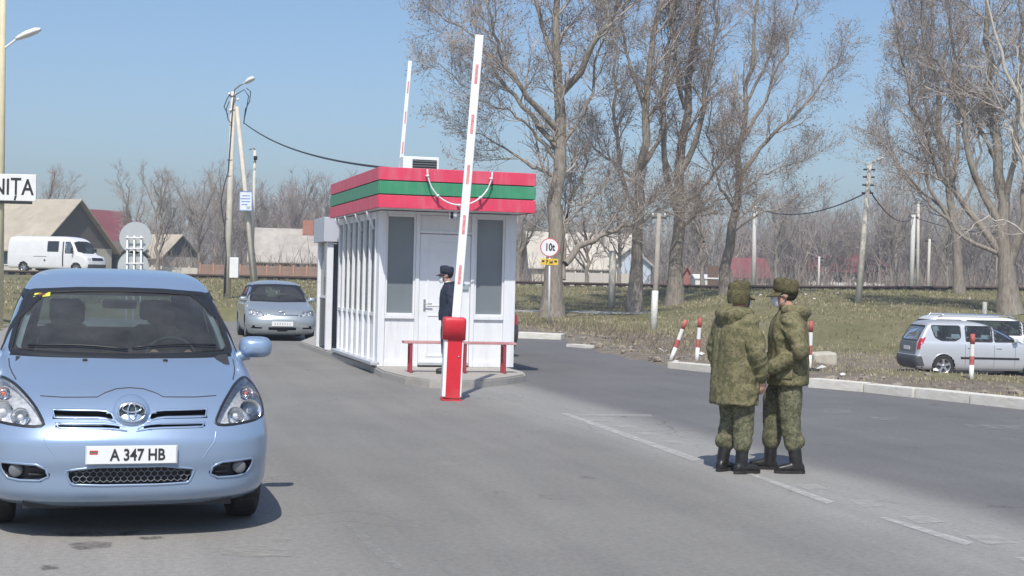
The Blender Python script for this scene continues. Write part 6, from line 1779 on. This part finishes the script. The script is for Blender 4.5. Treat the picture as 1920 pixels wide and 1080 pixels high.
# concrete stubs and posts on the grass
def stub(label, base, top, d, r, name='concrete_post', n=4, mat=None, r1=None):
    b = P(*base, d); gz = ground_h(b.x, b.y); e = thing(name, label, 'post', (b.x, b.y, min(b.z, gz) - .2))
    pole_obj(e, 'shaft', (0, 0, 0), rel(e, P(*top, d)), r, r1 or r * .9, mat or MT['pole_concrete'], n); return e
stub('square pale concrete stump left of the slim poplar', (1147, 578), (1149, 470), 66, .17, mat=simple('stump_concrete', (.66, .62, .52), .9, 0, .1, 3))
stub('short concrete stump by the right edge tree', (1845, 592), (1847, 566), 56, .10)
up_ = stub('wooden utility pole with whitewashed foot between the poplars', (1225, 626), (1236, 400), 47.5, .10, 'utility_pole', 10, simple('pole_wood', (.36, .32, .27), .9, 0, .15, 4), .075)
MB().tube([rel(up_, P(1224.8, 632, 47.5)), rel(up_, P(1228.5, 545, 47.5))], [.112, .108], 10, sm=True).build('whitewash', simple('whitewash', (.68, .66, .62), .8, 0, .1, 9, dirt=(.35, .32, .28), dirt_amt=.7, dscale=7), up_)
MB().bbox(rel(up_, P(1235.5, 408, 47.5)), (.5, .07, .07), .01).build('crossarm', simple('crossarm_wood', (.1, .085, .07), .9), up_)
for x in (-.2, .2): MB().lathe([(.02, 0), (.028, .02), (.028, .06), (.012, .08)], 10, 'Z', rel(up_, P(1235.5, 406, 47.5)) + Vector((x, 0, .03))).build('insulator', MT['white_paint'], up_)
pr = stub('tall pale utility pole with stacked crossarms right of the red roofed house', (1608, 574), (1631, 305), 64, .16, 'utility_pole', 8, MT['pole_concrete'], .10)
for y in (318, 332, 347, 362):
    MB().bbox(rel(pr, P(1630 - (y - 318) * .08, y, 64)), (.52, .08, .07), .01).build('crossarm', MT['black_plastic'], pr)
MB().tube([rel(pr, P(1631, 308, 64)), rel(pr, P(1640, 302, 64)), rel(pr, P(1647, 299, 64))], .03, 6).build('lamp_arm', MT['steel'], pr)
street_head(pr, rel(pr, P(1644, 301, 64)), rel(pr, P(1658, 295, 64)))
far_poles = [('pale pole standing behind the soldiers heads', 1413, 530, 1416, 385, 92, .16), ('thicker white far pole right of the stacked crossarm pole', 1709, 531, 1713, 403, 100, .17), ('darker far pole next to the thicker white one', 1721, 531, 1722, 378, 108, .12), ('short thin far pole, rightmost of the far poles', 1740, 531, 1743, 448, 104, .11), ('thin white pole in front of the red roofed house', 1535, 528, 1536, 481, 110, .09)]
tops = {}
for lab, x0, y0, x1, y1, d, r in far_poles:
    e = stub(lab, (x0, y0), (x1, y1), d, r, 'far_pole', 8, simple('far_pole_paint', (.62, .60, .55), .8) if r > .13 or r < .1 else None); e['category'] = 'pole'; e['group'] = 'far poles beyond the railway'
    MB().bbox(rel(e, P(x1, y1 + 4, d)), (.7, .08, .08), .01).build('crossarm', MT['black_plastic'], e)
w1 = wire('dark overhead wire from the soldiers pole to the crossarm pole', (P(1416, 389, 92), P(1627, 360, 64)), .03, .7)
w2 = wire('dark overhead wire from the crossarm pole to the far poles', (P(1627, 350, 64), P(1713, 407, 100)), .03, .8)
w3 = wire('dark overhead wire running right from the far poles', (P(1713, 407, 100), P(2000, 430, 96)), .03, .7)

# concrete block on the lot
g = G(1534, 668, -.05); cbm = MB(); cbm.bbox((0, 0, .1), (.62, .42, .34), .05)
o = cbm.build('concrete_block', simple('old_block', (.50, .46, .38), .9, 0, .2, 4, bmp=.5)); o.location = (g.x + .1, g.y, ground_h(g.x, g.y) + .02); o.rotation_euler = (.06, -.05, .25); tag(o, 'weathered concrete block lying on the dirt right of the soldiers', 'block')

# ---- houses
def house(label, px, d, L, Dp, z_e, z_r, rz, wall_m, roof_m, z0=1.15, wins=(), chimney=None, name='house', over=.35, gable_m=None, door=None):
    c = P(px, 520, d); e = thing(name, label, 'house', (c.x, c.y, z0), rz)
    he, hr = z_e - z0, z_r - z0; hx, hy = L / 2, Dp / 2
    w = MB()
    w.add([(-hx, -hy, 0), (hx, -hy, 0), (hx, hy, 0), (-hx, hy, 0), (-hx, -hy, he), (hx, -hy, he), (hx, hy, he), (-hx, hy, he)], [(0, 1, 5, 4), (1, 2, 6, 5), (2, 3, 7, 6), (3, 0, 4, 7)])
    w.build('wall', wall_m, e)
    for sx in (-hx, hx): MB().add([(sx, -hy, he), (sx, hy, he), (sx, 0, hr - .04)], [(0, 1, 2)]).build('gable', gable_m or wall_m, e)
    sl = (hr - he) / hy; r = MB(); ox = hx + over; oy = hy + over; t = .10
    for s_ in (-1, 1):
        a = [Vector((-ox, 0, hr)), Vector((ox, 0, hr)), Vector((ox, s_ * oy, hr - sl * oy)), Vector((-ox, s_ * oy, hr - sl * oy))]
        r.add(a + [p + Vector((0, 0, t)) for p in a], [(0, 1, 2, 3), (4, 5, 6, 7), (0, 1, 5, 4), (1, 2, 6, 5), (2, 3, 7, 6), (3, 0, 4, 7)])
    ro = r.build('roof', roof_m, e, fix=False)
    if chimney:
        x, w_, h_ = chimney[:3]; MB().bbox((x, -.3, hr + h_ / 2 - .25), (w_, w_ * .8, h_ + .4), .02).build('chimney', chimney[3], ro)
    for (x, z, ww, wh) in wins:
        f = MB()
        f.box((x, -hy - .02, z - z0 + wh / 2), (ww + .12, .05, .07)); f.box((x, -hy - .02, z - z0 - wh / 2), (ww + .16, .08, .07)); 
        for sx in (-ww / 2, 0, ww / 2): f.box((x + sx, -hy - .02, z - z0), (.06, .05, wh - .07))
        fo = f.build('window', MT['white_paint'], e); MB().box((x, -hy - .006, z - z0), (ww, .012, wh)).build('pane', simple('house_pane', (.05, .06, .07), .12, coat=.5), fo)
    if door: MB().box((door, -hy - .02, 1.0), (.9, .05, 2.0)).build('door', simple('house_door', (.16, .1, .07), .6), e)
    return e
beige_roof = simple('old_asbestos_roof', (.46, .40, .31), .9, 0, .15, .6, bmp=.3, bscale=6, dirt=(.3, .27, .22), dirt_amt=.6)
grey_roof = simple('grey_roof', (.44, .40, .35), .9, 0, .2, .8, dirt=(.28, .25, .22), dirt_amt=.6)
red_roof = simple('red_metal_roof', (.24, .075, .08), .6, 0, .15, 1)
wall_c = simple('cream_plaster', (.58, .53, .45), .9, 0, .1, 1); wall_o = simple('orange_brick', (.45, .25, .17), .9, 0, .15, 3); wall_wh = simple('house_white', (.72, .70, .66), .85, 0, .06, 1); wall_dk = simple('dark_boards', (.14, .125, .11), .9)
brick_c = simple('chimney_brick', (.42, .19, .13), .9, 0, .15, 5)
house('large beige roofed house behind the white van', 60, 113, 8.6, 8.4, 3.3, 6.95, rad(-24), wall_c, beige_roof, gable_m=wall_dk, wins=((-2, 2.4, 1, 1.1), (1.5, 2.4, 1, 1.1)), over=.5)
house('dark red gabled house just right of the beige roofed one', 196, 132, 4.5, 5.0, 4.2, 7.0, rad(60), wall_wh, red_roof, gable_m=wall_wh)
house('low lean to shed with dark roof between the van and the round sign backs', 215, 118, 3.4, 3.2, 2.9, 3.9, rad(-28), wall_dk, simple('dark_roof', (.12, .10, .085), .9, 0, .2, 1))
house('beige roofed cottage with dark gable near the forked tree', 305, 135, 4.2, 5.0, 3.0, 5.0, rad(-30), wall_c, beige_roof, gable_m=wall_dk)
house('orange walled house with pale roof and brick chimney behind the silver car', 548, 128, 7.0, 6.0, 2.9, 5.6, rad(8), wall_o, grey_roof, chimney=(1.3, .95, .9, brick_c), wins=((-2, 2.1, .9, .9), (.8, 2.1, .9, .9)))
house('long pale house among trees right of the booth', 1090, 132, 9.8, 8.5, 2.9, 6.0, rad(4), simple('pale_plaster', (.62, .57, .49), .9, 0, .1, 1), simple('pale_slate_roof', (.55, .50, .42), .9, 0, .15, .6), wins=((-3, 2.1, 1.1, 1.0), (-.5, 2.1, 1.1, 1.0), (2.4, 2.1, 1.1, 1.0)))
house('small pale blue gabled house beside the long pale one', 1185, 126, 2.2, 3.4, 3.2, 4.6, rad(80), simple('pale_blue_plaster', (.55, .62, .70), .85), grey_roof)
house('white house with a red metal roof between the far poles', 1572, 152, 8.4, 6.5, 3.35, 5.0, rad(3), wall_wh, red_roof, wins=((-3, 2.45, 1, 1), (-1, 2.45, 1, 1), (1.2, 2.45, 1, 1), (3, 2.45, 1, 1)), door=2.1)
house('small white gabled annex right of the red roofed house', 1648, 150, 2.2, 3.0, 3.0, 4.2, rad(85), wall_wh, grey_roof)
house('small red roofed house left of the soldiers heads', 1398, 145, 3.4, 4.0, 2.6, 4.3, rad(10), wall_c, red_roof)
house('tiny red tent shaped roof between the third and fourth poplars', 1288, 120, 1.3, 1.6, 1.7, 3.0, rad(84), simple('faded_red_wall', (.36, .15, .12), .8), simple('faded_red_roof', (.33, .13, .11), .8), over=.25)
house('small white shed right of the tiny red roof', 1322, 118, 2.0, 1.8, 2.1, 2.35, rad(5), wall_wh, MT['white_paint'], over=.1, door=.45)
def wall_run(name, label, pxa, pxb, d, h, z0, mat, n, post_m):
    a = P(pxa, 520, d); b = P(pxb, 520, d); e = thing(name, label, 'fence', (a.x, a.y, z0)); dx = (b.x - a.x) / n
    me = None; pm_ = None
    for i in range(n):
        if me is None: k = MB().bbox((dx / 2, 0, h / 2), (dx - .14, .07, h), .01).build('panel', mat, e); me = k.data; q = MB().bbox((0, 0, h / 2 + .05), (.13, .13, h + .1), .01).build('fence_post', post_m, e); pm_ = q.data
        else: k = inst('panel', me, e, (dx * i, 0, 0)); q = inst('fence_post', pm_, e, (dx * i, 0, 0))
    return e
wall_run('brick_fence', 'brown brick fence along the railway behind the silver car', 375, 625, 104, 1.05, 1.15, simple('brown_brick', (.30, .20, .15), .9, 0, .2, 2), 10, wall_o)
wall_run('pale_fence', 'low pale fence in front of the cottage with dark gable', 268, 372, 110, .8, 1.15, wall_c, 6, wall_c)
wall_run('concrete_fence', 'pale concrete panel fence in front of the long pale house', 1030, 1200, 112, 1.15, 1.15, simple('fence_concrete', (.56, .52, .46), .9, 0, .1, 1), 7, MT['pole_concrete'])
wall_run('white_fence', 'low white panel fence in front of the red roofed house', 1508, 1660, 138, .95, 1.15, wall_wh, 8, wall_wh)

# =================================================================== GRASS, RUBBLE, LITTER
def blades(name, label, n, seed, region, hmin, hmax, mat, dens=None, nb=5, spread=.10):
    rng = np.random.default_rng(seed); pts = []
    tries = 0
    while len(pts) < n and tries < n * 12:
        tries += 1
        x, y = region(rng)
        if in_road(x, y) > .05 : continue
        if dens and rng.random() > dens(x, y): continue
        pts.append((x, y, ground_h(x, y)))
    p = np.array(pts); m = len(p)
    base = np.repeat(p, nb, 0) + np.concatenate([rng.normal(size=(m * nb, 2)) * spread, np.zeros((m * nb, 1))], 1)
    h = rng.uniform(hmin, hmax, m * nb); a = rng.uniform(0, 6.28, m * nb); lean = rng.uniform(.1, .8, m * nb)
    tip = base + np.stack([np.cos(a) * lean * h, np.sin(a) * lean * h, h], 1); w = rng.uniform(.006, .016, m * nb) * (1 + base[:, 1] / 60)
    sd_ = np.stack([-np.sin(a), np.cos(a), np.zeros_like(a)], 1) * w[:, None]; base[:, 2] -= .02
    V = np.stack([base - sd_, base + sd_, tip], 1).reshape(-1, 3); Q = np.arange(len(V)).reshape(-1, 3)
    return tag(mesh_np(name, V, Q, mat, None, False), label, 'grass', kind='stuff')
gm1 = simple('dry_grass', (.36, .315, .20), .95, 0, .35, .5, spec=.1); gm2 = simple('green_grass', (.20, .195, .09), .95, 0, .35, .4, spec=.1)
def reg_verge(r): return r.uniform(-1.5, 14), r.uniform(21, 50)
def d_verge(x, y): return smooth(-.1, 1.2, x - right_edge(y)) * (.25 + .75 * max(0, mnoise.noise((x * .5, y * .5, 4)) + .35)) * (.35 if (x > 6 and 30 < y < 47) else 1)
blades('dry_grass', 'dry yellow grass tufts on the verge and lot', 1700, 1, reg_verge, .02, .07, gm1, d_verge, 5)
def reg_field(r): return r.uniform(-24, 30), 44 + 36 * r.random()**.8
blades('field_grass', 'short green grass on the railway bank', 9000, 2, reg_field, .03, .10, gm2, None, 4, .2)
blades('field_dry_grass', 'dry straw grass on the railway bank', 9000, 3, reg_field, .03, .12, gm1, lambda x, y: max(0.05, .5 + mnoise.noise((x * .15, y * .3, 9))), 4, .2)
def scatter_rocks(name, label, n, seed, region, smin, smax, mat):
    rng = random.Random(seed); mb = MB(); k = 0
    while k < n:
        x, y = region(rng)
        if in_road(x, y) > .3: continue
        s = smin + (smax - smin) * rng.random()**3; z = ground_h(x, y) + s * .15; k += 1
        bm = bmesh.new(); bmesh.ops.create_icosphere(bm, subdivisions=1, radius=s)
        rz = rng.uniform(0, 6); 
        for v in bm.verts: v.co = Vector((v.co.x * rng.uniform(.8, 1.3), v.co.y * rng.uniform(.7, 1.2), v.co.z * rng.uniform(.4, .8)))
        mb.add([Matrix.Rotation(rz, 3, 'Z') @ v.co + Vector((x, y, z)) for v in bm.verts], [[v.index for v in f.verts] for f in bm.faces]); bm.free()
    return tag(mb.build(name, mat), label, 'rubble', kind='stuff')
def reg_edge(r):
    y = r.uniform(20, 44); return right_edge(y) + abs(r.gauss(0, 1.6)) + .1, y
scatter_rocks('rubble', 'small stones and clods along the road edge', 260, 5, reg_edge, .02, .13, simple('rubble_stone', (.27, .23, .185), .95, 0, .3, 6))
def reg_lot(r): return r.uniform(4.5, 15), r.uniform(27, 46)
scatter_rocks('lot_rubble', 'scattered stones on the dirt lot', 150, 6, reg_lot, .02, .10, simple('lot_stone', (.28, .24, .195), .95, 0, .3, 6))
def litter(n, seed):
    rng = random.Random(seed); mb = MB()
    for i in range(n):
        x, y = (rng.uniform(-2, 24), rng.uniform(48, 74)) if i % 2 else reg_edge(rng)
        z = ground_h(x, y) + .05; s = rng.uniform(.04, .12); a = rng.uniform(0, 6)
        u = Vector((math.cos(a), math.sin(a), .2)) * s; w = Vector((-math.sin(a), math.cos(a), rng.uniform(.1, .7))) * s * .7; c = Vector((x, y, z))
        mb.add([c - u - w, c + u - w, c + u * .6 + w, c + Vector((0, 0, s * .5)), c - u * .9 + w * .8], [(0, 1, 3), (1, 2, 3), (2, 4, 3), (4, 0, 3)])
    tag(mb.build('litter', simple('litter_paper', (.66, .65, .62), .8)), 'scraps of pale litter in the grass', 'litter', kind='stuff')
litter(26, 4)
# dry brush by the road edge
rng = np.random.default_rng(21); n = 520
yy = rng.uniform(32, 52, n); xx = np.array([right_edge(y) for y in yy]) + np.abs(rng.normal(size=n)) * 1.5 + .9
hh = rng.uniform(.10, .42, n); z0 = np.array([ground_h(x, y) for x, y in zip(xx, yy)])
p0 = np.stack([xx, yy, z0], 1); p1 = p0 + np.stack([rng.normal(size=n) * .45 * hh, rng.normal(size=n) * .45 * hh, hh], 1)
V, Q = tubes_np(np.stack([p0, (p0 + p1) / 2 + rng.normal(size=(n, 3)) * .04, p1], 1), np.stack([np.full(n, .008), np.full(n, .006), np.full(n, .004)], 1), 3)
tag(mesh_np('dry_brush', V, Q, simple('brush', (.26, .205, .15), .95, 0, .3, 1, spec=.1)), 'low dry brush and weeds along the verge', 'brush', kind='stuff')

HAZE = 0.0015
# =================================================================== HAZE
hz = MB().box((0, 150, 15.5), (900, 700, 35)).build('haze', None)
hz.data.materials.clear()
hm_ = bpy.data.materials.new('haze'); hm_.use_nodes = True; hm_.node_tree.nodes.clear()
vo_ = hm_.node_tree.nodes.new('ShaderNodeVolumePrincipled'); vo_.inputs['Color'].default_value = (.88, .93, 1.0, 1); vo_.inputs['Density'].default_value = HAZE
vo_.inputs['Anisotropy'].default_value = .3
ou_ = hm_.node_tree.nodes.new('ShaderNodeOutputMaterial'); hm_.node_tree.links.new(vo_.outputs[0], ou_.inputs['Volume'])
hz.data.materials.append(hm_); tag(hz, 'thin spring haze in the air', kind='stuff')
